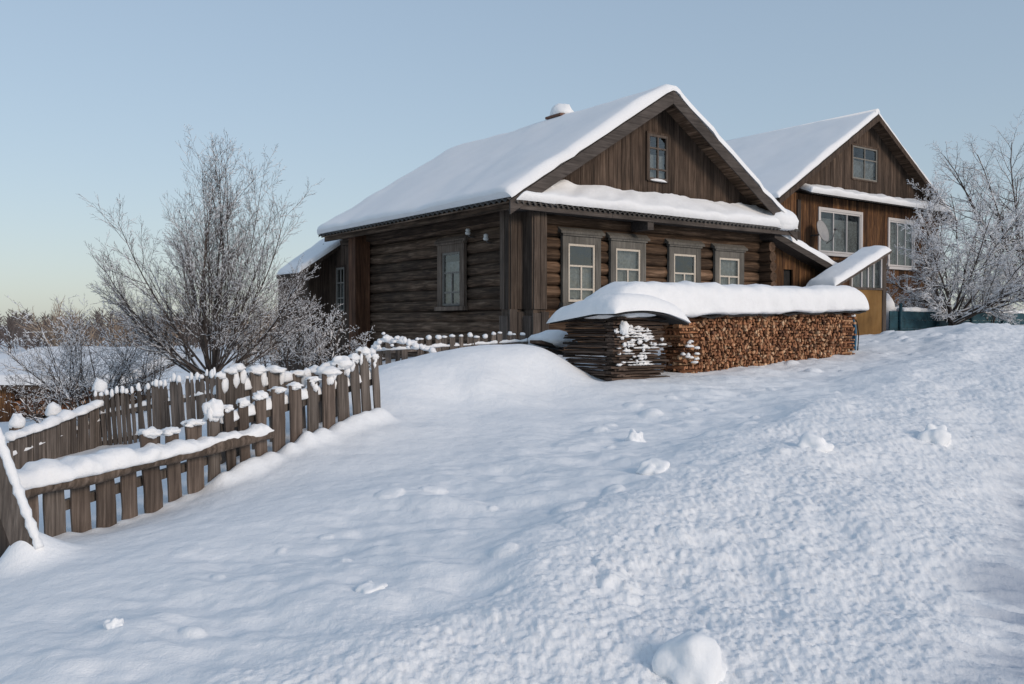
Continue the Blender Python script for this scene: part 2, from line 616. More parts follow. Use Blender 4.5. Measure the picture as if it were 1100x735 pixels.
def base_h(x, y):
    x = np.atleast_1d(np.asarray(x, float))
    y = np.atleast_1d(np.asarray(y, float))
    out = np.empty_like(x)
    cx, cy = np.clip(x, -26, 26), np.clip(y, -5, 33)
    for s in range(0, len(x), 60000):
        a, b = cx[s:s + 60000], cy[s:s + 60000]
        r2 = (a[:, None] - _P[None, :, 0]) ** 2 + (b[:, None] - _P[None, :, 1]) ** 2
        out[s:s + 60000] = _U(r2) @ _w[:_n] + _w[_n] + _w[_n + 1] * a + _w[_n + 2] * b
    r = np.hypot(x, y)
    far = -2.2 + 2.6 * sstep(-15, 25, x) * (1 - sstep(60, 400, r))
    k = sstep(30, 60, r)
    return out * (1 - k) + far * k


def height(x, y):
    h = base_h(x, y)
    r = np.hypot(x, y)
    near = 1 - sstep(20, 34, r)
    # which side of the ploughed edge / the road edge
    dc = (x - CL_P[0]) * CL_D[1] - (y - CL_P[1]) * CL_D[0]
    dc = dc + 0.9 * fbm(x * 0.8, y * 0.8, 3, 40)
    clod = sstep(-0.2, 1.3, dc) * near
    dr = (x - ROAD_P[0]) * ROAD_D[1] - (y - ROAD_P[1]) * ROAD_D[0]
    dr = dr + 0.25 * fbm(x * 1.3, y * 1.3, 3, 60)
    road = sstep(-0.05, 0.45, dr) * near
    # distance to fence: smooth drift there
    df = (x - FA.x) * FN.x + (y - FA.y) * FN.y
    smooth = 1 - sstep(1.0, 2.6, df)
    wv = (1 - clod) * (1 - smooth) * near
    # soft wind waves between drift and ploughed edge
    a = (x * 0.50 + y * 0.866)
    b = (x * 0.866 - y * 0.50)
    h = h + wv * (0.085 * fbm(b * 1.5, a * 2.6, 3, 5) + 0.015 * fbm(b * 6, a * 9, 2, 9))
    h = h + near * 0.05 * fbm(x * 0.55, y * 0.55, 3, 3) + (1 - wv) * near * 0.025 * fbm(x * 2.4, y * 2.4, 3, 33)
    sp = (1 - clod) * (1 - smooth) * near
    h = h + sp * lumps(x, y, 0.30, 0.10, 300) * 0.45
    # clods thrown by the plough
    cm = clod * (1 - 0.75 * road)
    h = h + cm * (0.055 * fbm(x * 1.6, y * 1.6, 3, 21, 0.5) + 0.014 * fbm(x * 10, y * 10, 3, 27, 0.6) + 0.016 * fbm(x * 30, y * 30, 3, 29, 0.7))
    h = h + near * 0.11 * np.exp(-((dc - 0.8) / 0.7) ** 2) * (1 - road)
    l1 = lumps(x + 0.05 * fbm(x * 9, y * 9, 2, 88), y, 0.42, 0.35, 101)
    l2 = lumps(x + 0.02 * fbm(x * 25, y * 25, 2, 89), y, 0.17, 0.55, 131)
    l3 = lumps(x, y, 0.085, 0.5, 171)
    l4 = lumps(x + 0.01 * fbm(x * 40, y * 40, 2, 90), y, 0.048, 0.5, 191)
    dens = 0.06 + 0.98 * sstep(-0.15, 0.40, fbm(x * 1.1, y * 1.1, 3, 77))
    h = h + cm * dens * ((0.06 + 0.28 * np.exp(-((dc - 0.9) / 0.8) ** 2)) * l1 * (0.9 + 0.8 * vnoise(x * 14, y * 14, 95)) + 0.14 * l2 + 0.28 * l3 + 0.30 * l4)
    h = h - road * 0.03
    # tread prints across the road
    al = x * ROAD_D[0] + y * ROAD_D[1]
    tread = np.sin(al * 2 * PI / 0.11 + 2.5 * fbm(al * 2.0, dr * 2.0, 2, 141) + np.abs(np.mod(dr, 0.5) - 0.25) * 9)
    h = h + road * (0.006 * tread * (0.4 + np.clip(fbm(x * 1.5, y * 1.5, 2, 150) + 0.5, 0, 1)) + 0.045 * fbm(x * 3.0, y * 12.0, 3, 160))
    for (bx, by, br, bh) in BUMPS:
        q = (x - bx) ** 2 + (y - by) ** 2
        m = q < (3 * br) ** 2
        if m.any():
            h[m] = h[m] + bh * np.exp(-q[m] / (br * br))
    return h


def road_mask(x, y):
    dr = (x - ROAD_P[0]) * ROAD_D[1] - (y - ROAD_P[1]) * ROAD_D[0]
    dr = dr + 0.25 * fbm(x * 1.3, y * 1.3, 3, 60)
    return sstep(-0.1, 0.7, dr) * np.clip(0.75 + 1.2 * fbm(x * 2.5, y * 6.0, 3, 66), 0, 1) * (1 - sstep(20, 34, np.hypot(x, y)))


def gz(x, y):
    return float(base_h([x], [y])[0])


def build_ground():
    # fine in front of the camera, coarse elsewhere, reaching the horizon
    th = np.concatenate([np.linspace(-48, 48, 1200), np.linspace(48, 312, 92)[1:-1]])
    th = np.radians(th)
    rr = np.concatenate([np.geomspace(0.7, 3.6, 40), np.geomspace(3.6, 34, 950)[1:], np.geomspace(34, 6000, 46)[1:]])
    nt_, nr = len(th), len(rr)
    T, Q = np.meshgrid(th, rr)
    X = (np.sin(T) * Q).ravel()
    Y = (np.cos(T) * Q - 2.0).ravel()
    Z = height(X, Y)
    X = np.append(X, 0.0)
    Y = np.append(Y, -2.0)
    Z = np.append(Z, float(base_h([0], [-2])[0]))
    i = np.arange(nr - 1)[:, None] * nt_
    j = np.arange(nt_)[None]
    j2 = (j + 1) % nt_
    quads = np.stack([i + j, i + nt_ + j, i + nt_ + j2, i + j2], -1).reshape(-1, 4)[:, ::-1]
    c = nr * nt_
    tris = np.stack([np.full(nt_, c), np.arange(nt_), (np.arange(nt_) + 1) % nt_], -1)[:, ::-1]
    nq, n3 = len(quads), len(tris)
    me = bpy.data.meshes.new('snow_ground')
    me.vertices.add(len(X))
    me.vertices.foreach_set('co', np.stack([X, Y, Z], -1).astype(np.float32).ravel())
    me.loops.add(nq * 4 + n3 * 3)
    me.loops.foreach_set('vertex_index', np.concatenate([quads.ravel(), tris.ravel()]).astype(np.int32))
    me.polygons.add(nq + n3)
    st = np.concatenate([np.arange(nq) * 4, nq * 4 + np.arange(n3) * 3]).astype(np.int32)
    me.polygons.foreach_set('loop_start', st)
    me.polygons.foreach_set('use_smooth', np.ones(nq + n3, dtype=bool))
    me.update(calc_edges=True)
    me.validate()
    if me.polygons[0].normal.z < 0:
        me.flip_normals()
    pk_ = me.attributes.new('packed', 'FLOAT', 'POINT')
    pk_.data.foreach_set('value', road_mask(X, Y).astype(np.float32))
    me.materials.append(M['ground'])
    o = bpy.data.objects.new('snow_ground', me)
    COL.objects.link(o)
    tag(o, kind='structure')
    return o

# ------------------------------------------------------------------ building helpers
HROT = math.atan2(D1.y, D1.x)
MF = Matrix(((1, 0, 0, 0), (0, -1, 0, 0), (0, 0, 1, 0), (0, 0, 0, 1)))   # (u, out, z) on a front wall
ML = Matrix(((0, -1, 0, 0), (1, 0, 0, 0), (0, 0, 1, 0), (0, 0, 0, 1)))   # (u, out, z) on a left side wall


def lift(mb, dz):
    mb.v = [(x, y, z + dz) for x, y, z in mb.v]
    return mb


def window(parent, MT, zb, u0, u1, z0, z1, cas, proud, glass_n, sash_mat, cas_mat, mull, bars, cornice=0.0, curtain='curtain', sill=True, nm='window'):
    """casing mesh with sash, pane, curtain (and cornice) as sub-parts; mull = list of (u fraction, z0 f, z1 f), bars = list of z fractions"""
    c = MB()
    w = cas
    c.box(u0 - w, u0, 0.0, proud, z0 - 0.02, z1 + w, mat=MT)
    c.box(u1, u1 + w, 0.0, proud, z0 - 0.02, z1 + w, mat=MT)
    c.box(u0, u1, 0.0, proud - 0.004, z1, z1 + w, mat=MT)
    if sill:
        c.box(u0 - w - 0.04, u1 + w + 0.04, 0.0, proud + 0.06, z0 - 0.11, z0 - 0.021, mat=MT)
    else:
        c.box(u0, u1, 0.0, proud - 0.004, z0 - w * 0.8, z0, mat=MT)
    o = lift(c, -zb).build(nm, cas_mat, parent, True)
    s = MB()
    fw = 0.05
    g0, g1 = glass_n - 0.02, glass_n + 0.03
    s.box(u0, u0 + fw, g0, g1, z0, z1, 0.3, MT)
    s.box(u1 - fw, u1, g0, g1, z0, z1, 0.3, MT)
    s.box(u0 + fw, u1 - fw, g0, g1 - 0.002, z0, z0 + fw, 0.3, MT)
    s.box(u0 + fw, u1 - fw, g0, g1 - 0.002, z1 - fw, z1, 0.3, MT)
    W, H = u1 - u0, z1 - z0
    for (f, a, b) in mull:
        x = u0 + f * W
        s.box(x - 0.019, x + 0.019, g0 + 0.003, g1 - 0.006, z0 + a * H, z0 + b * H, 0.3, MT)
    for f in bars:
        z = z0 + f * H
        s.box(u0 + fw, u1 - fw, g0 + 0.006, g1 - 0.009, z - 0.018, z + 0.018, 0.3, MT)
    lift(s, -zb).build('sash', sash_mat, o, True)
    p = MB()
    p.add([MT @ Vector((a, glass_n, b)) for a, b in ((u0 + 0.02, z0 + 0.02), (u1 - 0.02, z0 + 0.02), (u1 - 0.02, z1 - 0.02), (u0 + 0.02, z1 - 0.02))], [(0, 1, 2, 3)])
    lift(p, -zb).build('pane', 'glass', o, True)
    W, H = u1 - u0, z1 - z0
    k = MB()
    nf = 26
    rows = []
    vr = random.Random(int(u0 * 731 + z0 * 97))
    part = vr.choice([1.0, 0.62, 0.8, 0.55, 1.0]) if H > 1.0 else 1.0
    for j in range(2):
        z = (z0 - 0.04) if j == 0 else (z0 + (H + 0.04) * part)
        rows.append([MT @ Vector((u0 - 0.04 + (W + 0.08) * i / nf, glass_n - 0.075 + 0.014 * math.sin(i * (1.5 + u0 % 1)) + 0.012 * math.sin(i * 0.7 + u0), z)) for i in range(nf + 1)])
    k.loops(rows, 0, True, False, False)
    lift(k, -zb).build('curtain', curtain, o, True)
    if cornice:
        d = MB()
        d.box(u0 - w - 0.02, u1 + w + 0.02, 0, proud + 0.03, z1 + w + 0.002, z1 + w + 0.07, mat=MT)
        # sloping rain board above it
        a0, a1 = u0 - w - 0.08, u1 + w + 0.08
        zt = z1 + w + 0.072
        q = [(a0, 0, zt + 0.11), (a1, 0, zt + 0.11), (a1, proud + cornice, zt + 0.02), (a0, proud + cornice, zt + 0.02),
             (a0, 0, zt), (a1, 0, zt), (a1, proud + cornice, zt - 0.03), (a0, proud + cornice, zt - 0.03)]
        d.add([MT @ Vector(x) for x in q], [(0, 1, 2, 3), (7, 6, 5, 4), (3, 2, 6, 7), (0, 3, 7, 4), (1, 5, 6, 2), (0, 4, 5, 1)], 0.5)
        lift(d, -zb).build('cornice', cas_mat, o, True)
    return o


def log_wall(MT, u0, u1, z0, z1, n0, holes, r=0.135, step=0.247, seed=0):
    mb = MB()
    rd = random.Random(seed)
    k = 0
    z = z0 + r
    while z < z1:
        spans = [(u0, u1)]
        for (a, b, c, d) in holes:
            if c - 0.02 < z + 0.08 and z - 0.08 < d + 0.02:
                ns = []
                for s in spans:
                    if b <= s[0] or a >= s[1]:
                        ns.append(s)
                    else:
                        if a > s[0]:
                            ns.append((s[0], a))
                        if b < s[1]:
                            ns.append((b, s[1]))
                spans = ns
        rn = rd.random()
        ph = rd.random() * 50
        for (a, b) in spans:
            m = max(3, int((b - a) / 0.22))
            pts, rad = [], []
            for i in range(m + 1):
                u = a + (b - a) * i / m
                pts.append(MT @ Vector((u, n0 + 0.018 * mnoise.noise(Vector((u * 0.9, ph, 0))), z + 0.022 * mnoise.noise(Vector((u * 0.6, ph, 5))))))
                rad.append(r * (1 + 0.07 * mnoise.noise(Vector((u * 1.3, ph, 9)))))
            mb.tube(pts, rad, 14, rn)
        z += step * (1 + rd.uniform(-0.06, 0.06))
        k += 1
    return mb


def board_wall(MT, u0, u1, zlo, zhi, w, n0, thick, holes=(), seed=0, gap=0.006, batten=False):
    """vertical boards; zlo / zhi are functions of u"""
    mb = MB()
    rd = random.Random(seed)
    u = u0
    while u < u1 - 0.01:
        ww = min(w * rd.uniform(0.8, 1.2), u1 - u)
        a, b = u, u + ww - gap
        n1 = n0 + thick + rd.uniform(0, 0.012)
        cuts = [(a, b)]
        for h in holes:
            for e in (h[0], h[1]):
                nc = []
                for c in cuts:
                    if c[0] < e < c[1]:
                        nc += [(c[0], e), (e, c[1])]
                    else:
                        nc.append(c)
                cuts = nc
        rn = rd.random()
        for (p, q) in cuts:
            segs = [(None, None)]
            for h in holes:
                if h[0] <= (p + q) / 2 <= h[1]:
                    segs = [(None, h[2]), (h[3], None)]
            for (s0, s1) in segs:
                vs = []
                for n in (n0, n1):
                    for x in (p, q):
                        vs.append(MT @ Vector((x, n, zlo(x) if s0 is None else s0)))
                    for x in (q, p):
                        vs.append(MT @ Vector((x, n, zhi(x) if s1 is None else s1)))
                fs = [(3, 2, 1, 0), (4, 5, 6, 7), (0, 1, 5, 4), (1, 2, 6, 5), (2, 3, 7, 6), (3, 0, 4, 7)]
                mb.add(vs, fs, rn)
        u += ww
    return mb


def corrugated(P, nu, lv, wl=0.13, amp=0.022, L=1.0, thick=0.012):
    """sheet: P(u 0..1, v 0..1, h) -> point; waves run across u over length L"""
    n = max(8, int(L / wl * 8))
    mb = MB()
    top, bot = [], []
    for v in lv:
        top.append([P(i / n, v, amp * math.sin(2 * PI * i / n * L / wl)) for i in range(n + 1)])
        bot.append([P(i / n, v, amp * math.sin(2 * PI * i / n * L / wl) - thick) for i in range(n + 1)])
    for j in range(len(lv) - 1):
        mb.loops([top[j], top[j + 1]], 0, True, False, False)
        mb.loops([bot[j + 1], bot[j]], 0, True, False, False)
    for rows in ((top[0], bot[0]), (bot[-1], top[-1])):
        mb.loops(list(rows), 0, False, False, False)
    mb.loops([[r[0] for r in top], [r[0] for r in bot]], 0, False, False, False)
    mb.loops([[r[-1] for r in bot], [r[-1] for r in top]], 0, False, False, False)
    return mb


def edge_params(L, R0, fine=7, step=0.25, R1=None):
    """0..1 samples of a length L, dense within R0 of both ends"""
    R1 = R0 if R1 is None else R1
    a = [R0 * (1 - math.cos(PI / 2 * i / fine)) for i in range(fine + 1)]
    b = [L - R1 * (1 - math.cos(PI / 2 * i / fine)) for i in range(fine + 1)][::-1]
    m = max(2, int((L - R0 - R1) / step))
    mid = [R0 + (L - R0 - R1) * i / m for i in range(1, m)]
    return [x / L for x in a + mid + b]


def snow_slab(P, Lu, Lv, T, R=0.14, seed=0, rough=0.03, freq=2.0, sides=(1, 1, 1, 1), su=0.25, sv=0.25, jag=0.0, thin=None):
    """layer of snow over a surface P(u, v, h); sides = rounded edge at u0, u1, v0, v1"""
    us, vs_ = edge_params(Lu, R, step=su), edge_params(Lv, R, step=sv)
    top, bot = [], []
    for v in vs_:
        rt, rb = [], []
        for u in us:
            d = 9.0
            if sides[0]: d = min(d, u * Lu)
            if sides[1]: d = min(d, (1 - u) * Lu)
            dv = 9.0
            if sides[2]: dv = min(dv, v * Lv)
            if sides[3]: dv = min(dv, (1 - v) * Lv)
            k = 1.0
            for q in (d, dv):
                if q < R:
                    k *= math.sqrt(max(0.0, 1 - (1 - q / R) ** 2))
            n = mnoise.fractal(Vector((u * Lu * freq, v * Lv * freq, seed * 3.7)), 1.0, 2.0, 3)
            n2 = mnoise.noise(Vector((u * Lu * 0.45, v * Lv * 0.45, seed * 1.7 + 9)))
            t = T * (1 + 0.28 * n2) + rough * n
            if thin: t *= thin(u, v)
            t = max(0.012, t) * k
            ju = jv = 0.0
            if jag:
                ju = jag * mnoise.fractal(Vector((v * Lv * 3.0, seed, 1.0)), 1.0, 2.0, 4) * (1 if u < 0.5 else -1) * math.exp(-min(u, 1 - u) * Lu / 0.25) / Lu
                jv = jag * mnoise.fractal(Vector((u * Lu * 3.0, seed, 7.0)), 1.0, 2.0, 4) * (1 if v < 0.5 else -1) * math.exp(-min(v, 1 - v) * Lv / 0.25) / Lv
            rt.append(P(u + ju, v + jv, t))
            rb.append(P(u + ju, v + jv, 0.0))
        top.append(rt)
        bot.append(rb)
    mb = MB()
    mb.loops(top, 0, True, False, False)
    mb.loops(bot[::-1], 0, True, False, False)
    mb.loops([bot[0], top[0]], 0, True, False, False)
    mb.loops([top[-1], bot[-1]], 0, True, False, False)
    mb.loops([[r[0] for r in top], [r[0] for r in bot]], 0, True, False, False)
    mb.loops([[r[-1] for r in bot], [r[-1] for r in top]], 0, True, False, False)
    return mb


def snow_loaf(path, side, wf, hf, df, n=18, seed=0, amp=0.03, freq=3.0, ex=0.75):
    """rounded ridge of snow along a path; wf half width, hf height above, df depth below, all functions of 0..1"""
    mb = MB()
    rings = []
    m = len(path)
    for i, p in enumerate(path):
        t = i / (m - 1)
        w, h, d = wf(t), hf(t), df(t)
        ring = []
        for k in range(n):
            a = 2 * PI * k / n
            ca, sa = math.cos(a), math.sin(a)
            x = w * math.copysign(abs(ca) ** ex, ca)
            z = (h if sa > 0 else d) * math.copysign(abs(sa) ** ex, sa)
            q = Vector(p) + Vector(side) * x + Vector((0, 0, z))
            e = amp * mnoise.fractal(q * freq + Vector((seed * 5.1, 0, 0)), 1.0, 2.0, 3)
            q += (Vector(side) * ca + Vector((0, 0, max(sa, -0.25)))) * e
            ring.append(q)
        rings.append(ring)
    mb.loops(rings, 0, True, True, True)
    return mb


# ------------------------------------------------------------------ the near house (a along the front, b along the side)
def build_house():
    zb = 0.6
    h = empty('log_house', (H0.x, H0.y, zb), HROT, 'old dark log house with four front windows under a snow covered gable roof', 'house')
    WA, WBL, WB, ZT = 7.6, 6.9, 9.4, 3.95
    am, zp, slope = 3.71, 6.80, 0.6225
    fw = [(1.51, 2.10, 3.32), (2.86, 2.10, 3.29), (4.67, 2.08, 3.26), (6.24, 2.06, 3.24)]

    def put(mb, name, mat, parent=h):
        return lift(mb, -zb).build(name, mat, parent, True)

    holes = [(c - 0.40, c + 0.40, z0 - 0.03, z1 + 0.03) for c, z0, z1 in fw]
    put(log_wall(MF, 0.02, WA + 0.3, 0.45, ZT, -0.135, holes, seed=3), 'log_wall', 'log_x')
    sh = [(2.2, 3.0, 2.02, 3.28)]
    put(log_wall(ML, 0.02, WBL, 0.45, ZT, -0.135, sh, seed=4), 'log_wall', 'log_y')
    b = MB()
    b.box(WA - 0.15, WA + 0.02, 0.3, WB, 0.4, ZT)
    b.box(0.0, WA, WB - 0.12, WB, 0.4, ZT)
    put(b, 'rear_wall', 'board')
    b = MB()
    b.box(0.32, WA - 0.16, 0.32, WB - 0.15, 0.5, 0.6)
    b.box(0.32, WA - 0.16, 0.32, WB - 0.15, 3.86, 3.92)
    b.box(0.9, 1.0, 1.0, 8.0, 0.61, 3.85)
    put(b, 'shade_backing', 'dark')  # near-black surfaces paint the darkness of the rooms behind the windows
    # log ends showing at the far front corner
    e = MB()
    z = 0.6
    while z < 3.8:
        e.tube([(WA - 0.02, -0.30 + RND.uniform(-0.03, 0.03), z), (WA - 0.02, 0.2, z)], [0.128, 0.132], 14, RND.random(), True, False)
        z += 0.247
    put(e, 'log_end', 'log_end')
    # boxed log ends at the near corner: one box continues each wall past the corner
    for (x0, x1, y0, y1) in ((-0.33, 0.0, 0.0, 0.30), (0.0, 0.32, -0.33, 0.0)):
        c = MB()
        nb = 2
        for i in range(nb):                      # boards on the narrow faces
            f0, f1 = i / nb, (i + 1) / nb
            c.box(x0 + (x1 - x0) * f0 + 0.003, x0 + (x1 - x0) * f1 - 0.003, y0 - 0.03 - 0.008 * i, y0 + 0.004, 1.93, 4.02)
            c.box(x0 - 0.03 - 0.007 * i, x0 + 0.004, y0 + (y1 - y0) * f0 + 0.003, y0 + (y1 - y0) * f1 - 0.003, 1.93, 4.02)
        c.box(x0 + 0.006, x1 - 0.004, y0 + 0.006, y1 - 0.004, 0.4, 4.0)
        put(c, 'corner_boxing', 'corner')
        c = MB()
        c.box(x0 - 0.05, x0 + 0.14, y0 - 0.062, y0 - 0.02, 0.5, 1.90 + RND.uniform(-0.1, 0.03))
        c.box(x0 + 0.15, x1 + 0.02, y0 - 0.075, y0 - 0.03, 0.5, 1.88)
        c.box(x0 - 0.06, x0 - 0.02, y0 + 0.01, y1 - 0.02, 0.5, 1.80)
        put(c, 'corner_board', 'board_grey')
    # boxing where the log part ends
    c = MB()
    for i in range(3):
        c.box(-0.40 + 0.13 * i + 0.003, -0.27 + 0.13 * i - 0.003, WBL - 0.32, WBL - 0.29, 0.5, 4.0)
    for i in range(2):
        c.box(-0.43, -0.40, WBL - 0.32 + 0.2 * i + 0.003, WBL - 0.13 + 0.2 * i, 0.5, 4.0)
    c.box(-0.395, 0.0, WBL - 0.285, WBL + 0.08, 0.5, 3.99)
    put(c, 'corner_boxing', 'board_red')
    # boarded rear part
    rw = (8.0, 8.5, 2.0, 3.2)
    c = board_wall(ML, WBL + 0.1, WB, lambda u: 0.4, lambda u: 3.95, 0.17, 0.02, 0.025, [rw], 8)
    put(c, 'board_wall', 'board')
    window(h, ML, zb, 8.0, 8.5, 2.0, 3.2, 0.06, 0.06, 0.03, 'sash_grey', 'board', [(0.5, 0.0, 1.0)], [0.3, 0.65], 0, sill=False)
    # windows
    for (c_, z0, z1) in fw:
        o = window(h, MF, zb, c_ - 0.375, c_ + 0.375, z0, z1, 0.155, 0.07, 0.02, 'sash', 'casing', [(0.5, 0.0, 0.62)], [0.62, 0.22], 0.05)
    window(h, ML, zb, 2.22, 2.98, 2.05, 3.25, 0.17, 0.08, 0.02, 'sash_grey', 'casing_brown', [(0.5, 0.0, 0.62)], [0.62, 0.25], 0.03)
    # frieze under the pent roof
    c = MB()
    x = -0.5
    while x < WA + 0.4:
        x2 = min(x + RND.uniform(2.2, 3.2), WA + 0.4)
        c.box(x + 0.004, x2 - 0.004, -0.50, -0.03, 3.885, 3.925)
        c.box(x + 0.004, x2 - 0.004, -0.56, -0.505, 3.85, 3.955)
        x = x2
    c.box(2.98, 3.16, -0.53, -0.02, 3.68, 3.884)
    put(c, 'eave_beam', 'rake')
    # gable of upright boards
    gz0 = 4.36
    hw = (3.79 - 0.31, 3.79 + 0.31, 4.88, 5.90)
    half = (zp - 0.06 - gz0) / slope
    c = board_wall(MF, am - half, am + half, lambda u: gz0, lambda u: max(gz0 + 0.02, zp - 0.06 - slope * abs(u - am)), 0.135, -0.03, 0.03, [hw], 12)
    put(c, 'gable', 'board')
    window(h, MF, zb, hw[0], hw[1], hw[2], hw[3], 0.05, 0.055, 0.02, 'board_grey', 'board', [(0.5, 0.0, 1.0)], [0.70, 0.24], 0, sill=False)
    c = MB()
    c.blob((3.79, -0.06, 4.86), 0.27, 0.05, 0.05, 5, 0.3, 0.3)
    put(c, 'snow_ledge', 'cap_snow')
    # roof
    f0, f1 = -0.55, 8.15
    eL, eR = -0.76, 8.19
    LB = f1 - f0
    nl = Vector((-slope, 0, 1)).normalized()
    nr = Vector((slope, 0, 1)).normalized()

    def PL(u, v, t):                      # left slope: u along b, v from eave to ridge
        a = eL + (am - eL) * v
        sag = -0.05 * math.sin(PI * u) * v
        return Vector((a, f0 + LB * u, zp - slope * (am - a) + sag)) + nl * t

    def PR(u, v, t):
        a = eR + (am - eR) * v
        return Vector((a, f0 + LB * u, zp - slope * (a - am))) + nr * t
    rf = corrugated(PL, 0, [0, 0.5, 1], 0.19, 0.03, LB)
    r2 = corrugated(PR, 0, [1, 0.5, 0], 0.19, 0.03, LB)
    rf.add(r2.v, r2.f, 0, True)
    roof = put(rf, 'roof', 'slate')
    sf = MB()
    for i in range(26):
        t0, t1 = i / 26, (i + 0.97) / 26
        for PP in (PL, PR):
            q = [PP(0.004, t0, -0.045), PP(0.004, t1, -0.045), PP(0.98, t1, -0.045), PP(0.98, t0, -0.045)]
            q += [p - Vector((0, 0, 0.025)) for p in q]
            sf.add(q, [(0, 1, 2, 3), (7, 6, 5, 4), (0, 4, 5, 1), (1, 5, 6, 2), (2, 6, 7, 3), (3, 7, 4, 0)], RND.random())
    # flat soffit under the left eave
    for i in range(3):
        sf.box(eL + 0.195 + 0.28 * i, eL + 0.47 + 0.28 * i, -0.5, 8.0, 3.93 + 0.012 * i, 3.96 + 0.012 * i)
    sf.box(-0.12, 0.1, 0.31, 8.0, 3.78, 3.93)
    sf.box(eL + 0.15, eL + 0.19, -0.52, 8.05, 3.86, 4.03)
    put(sf, 'soffit', 'log_y', roof)
    for PP, s in ((PL, 1), (PR, -1)):
        bb = MB()
        n_ = Vector((0, 0, 1))
        p0, p1 = PP(0, 0.0, -0.02), PP(0, 1.0, -0.02)
        y0 = f0 - 0.035
        q = []
        for y in (y0, y0 + 0.03):
            for p, dz in ((p0, -0.27), (p1, -0.29), (p1, 0.0), (p0, 0.0)):
                q.append(Vector((p.x, y - (0.003 if s < 0 else 0), p.z + dz)))
        bb.add(q, [(3, 2, 1, 0), (4, 5, 6, 7), (0, 1, 5, 4), (1, 2, 6, 5), (2, 3, 7, 6), (3, 0, 4, 7)], 0.5)
        put(bb, 'bargeboard', 'rake', roof)
    # roof snow: the two slopes meet on a rounded ridge
    SN = MB()
    us = edge_params(LB + 0.1, 0.16, step=0.2)
    vv = [0, .002, .006, .012, .02, .03, .045] + [0.07 + 0.86 * i / 16 for i in range(17)] + [0.95, 0.965, 0.98, 0.99, 1.0]
    rows_t, rows_b = [], []
    for u in us:
        rt, rb = [], []
        for side in (0, 1):
            seq = vv if side == 0 else vv[::-1][1:]
            for v in seq:
                PP = PL if side == 0 else PR
                v = v * 0.992 + 0.008
                uu = u * (LB + 0.1) / LB - 0.05 / LB
                d_e = v * 5.2
                k = 1.0
                if d_e < 0.16:
                    k *= math.sqrt(max(0, 1 - (1 - d_e / 0.16) ** 2))
                df_ = min(u, 1 - u) * (LB + 0.1)
                if df_ < 0.16:
                    k *= math.sqrt(max(0, 1 - (1 - df_ / 0.16) ** 2)) * 0.92 + 0.08
                q = Vector((uu * LB, v * 5.2 + side * 20, 0))
                t = 0.21 + 0.06 * mnoise.noise(q * 0.4) + 0.03 * mnoise.noise(q * 1.3) + 0.012 * mnoise.fractal(q * 2.2, 1.0, 2.0, 3)
                # bars where the sheet waves show through near the eave
                t += 0.012 * math.exp(-d_e / 0.35) * math.sin(uu * LB * 2 * PI / 0.26) * (0.5 + mnoise.noise(q * 1.1))
                # slipped patch low on the front edge
                if side == 0 and v < 0.16:
                    t *= 1 - 0.6 * math.exp(-df_ / 0.12) * max(0, mnoise.noise(Vector((v * 70, 3.3, 1))) + 0.35)
                t *= k
                jag = 0.07 * mnoise.fractal(Vector((v * 16, side, 4.2)), 1, 2, 4) * math.exp(-df_ / 0.2)
                p = PP(uu + (jag / LB if u < 0.5 else -jag / LB), v, t)
                if v > 0.93:
                    p.z -= 0.5 * (v - 0.93) ** 2 / 0.07 * 1.1
                rt.append(p)
                rb.append(PP(uu + (jag / LB if u < 0.5 else -jag / LB), max(v, 0.0), 0.032 - (0.02 if u in (us[0], us[-1]) else 0)))
        rows_t.append(rt)
        rows_b.append(rb)
    SN.loops(rows_t, 0, True, False, False)
    SN.loops(rows_b[::-1], 0, True, False, False)
    SN.loops([rows_b[0], rows_t[0]], 0, True, False, False)
    SN.loops([rows_t[-1], rows_b[-1]], 0, True, False, False)
    SN.loops([[r[0] for r in rows_t], [r[0] for r in rows_b]], 0, True, False, False)
    SN.loops([[r[-1] for r in rows_b], [r[-1] for r in rows_t]], 0, True, False, False)
    put(SN, 'roof_snow', 'roof_snow', roof)
    # chimney
    c = MB()
    c.box(am - 0.26, am + 0.26, 3.0, 3.5, 6.4, 6.86)
    c.box(am - 0.31, am + 0.31, 2.95, 3.55, 6.862, 6.92)
    ch = put(c, 'chimney', 'brick')
    c = MB()
    c.blob((am, 3.25, 6.95), 0.31, 0.31, 0.27, 3, 0.25, 0.3, 16, 10)
    put(c, 'snow_cap', 'cap_snow', ch)
    # pent roof across the front, under the gable
    pn = Vector((0, -0.42, 0.57)).normalized()
    A0, A1 = -0.68, 8.22

    def PP(u, v, t):
        vl = min(max(v, 0), 1)
        aL, aR = A0 + 1.0 * vl, A1 - 1.0 * vl
        return Vector((aL + (aR - aL) * u, -0.62 + 0.60 * v, 3.97 + 0.42 * v)) + pn * t
    pr = put(corrugated(PP, 0, [0, 1], 0.14, 0.028, A1 - A0), 'pent_roof', 'slate')

    def PPs(u, v, t):
        return PP(u, v + 0.05, t + 0.03)
    sn = snow_slab(PPs, A1 - A0, 0.73, 0.17, 0.12, 4, 0.05, 2.0, (1, 1, 1, 0), 0.12, 0.12, 0.02)
    sn.blob((0.42, -0.30, 4.12), 0.14, 0.14, 0.42, 6, 0.5, 0.3, 12, 10, 0, 2.5)
    sn.blob((0.25, -0.40, 4.03), 0.36, 0.18, 0.18, 8, 0.4, 0.3, 14, 10)
    sn.blob((7.75, -0.38, 4.10), 0.62, 0.34, 0.46, 9, 0.25, 0.4, 18, 12)
    put(sn, 'snow_layer', 'cap_snow', pr)
    # lean-to on the far side of the house
    wl = (8.35, 8.72, 2.55, 3.05)
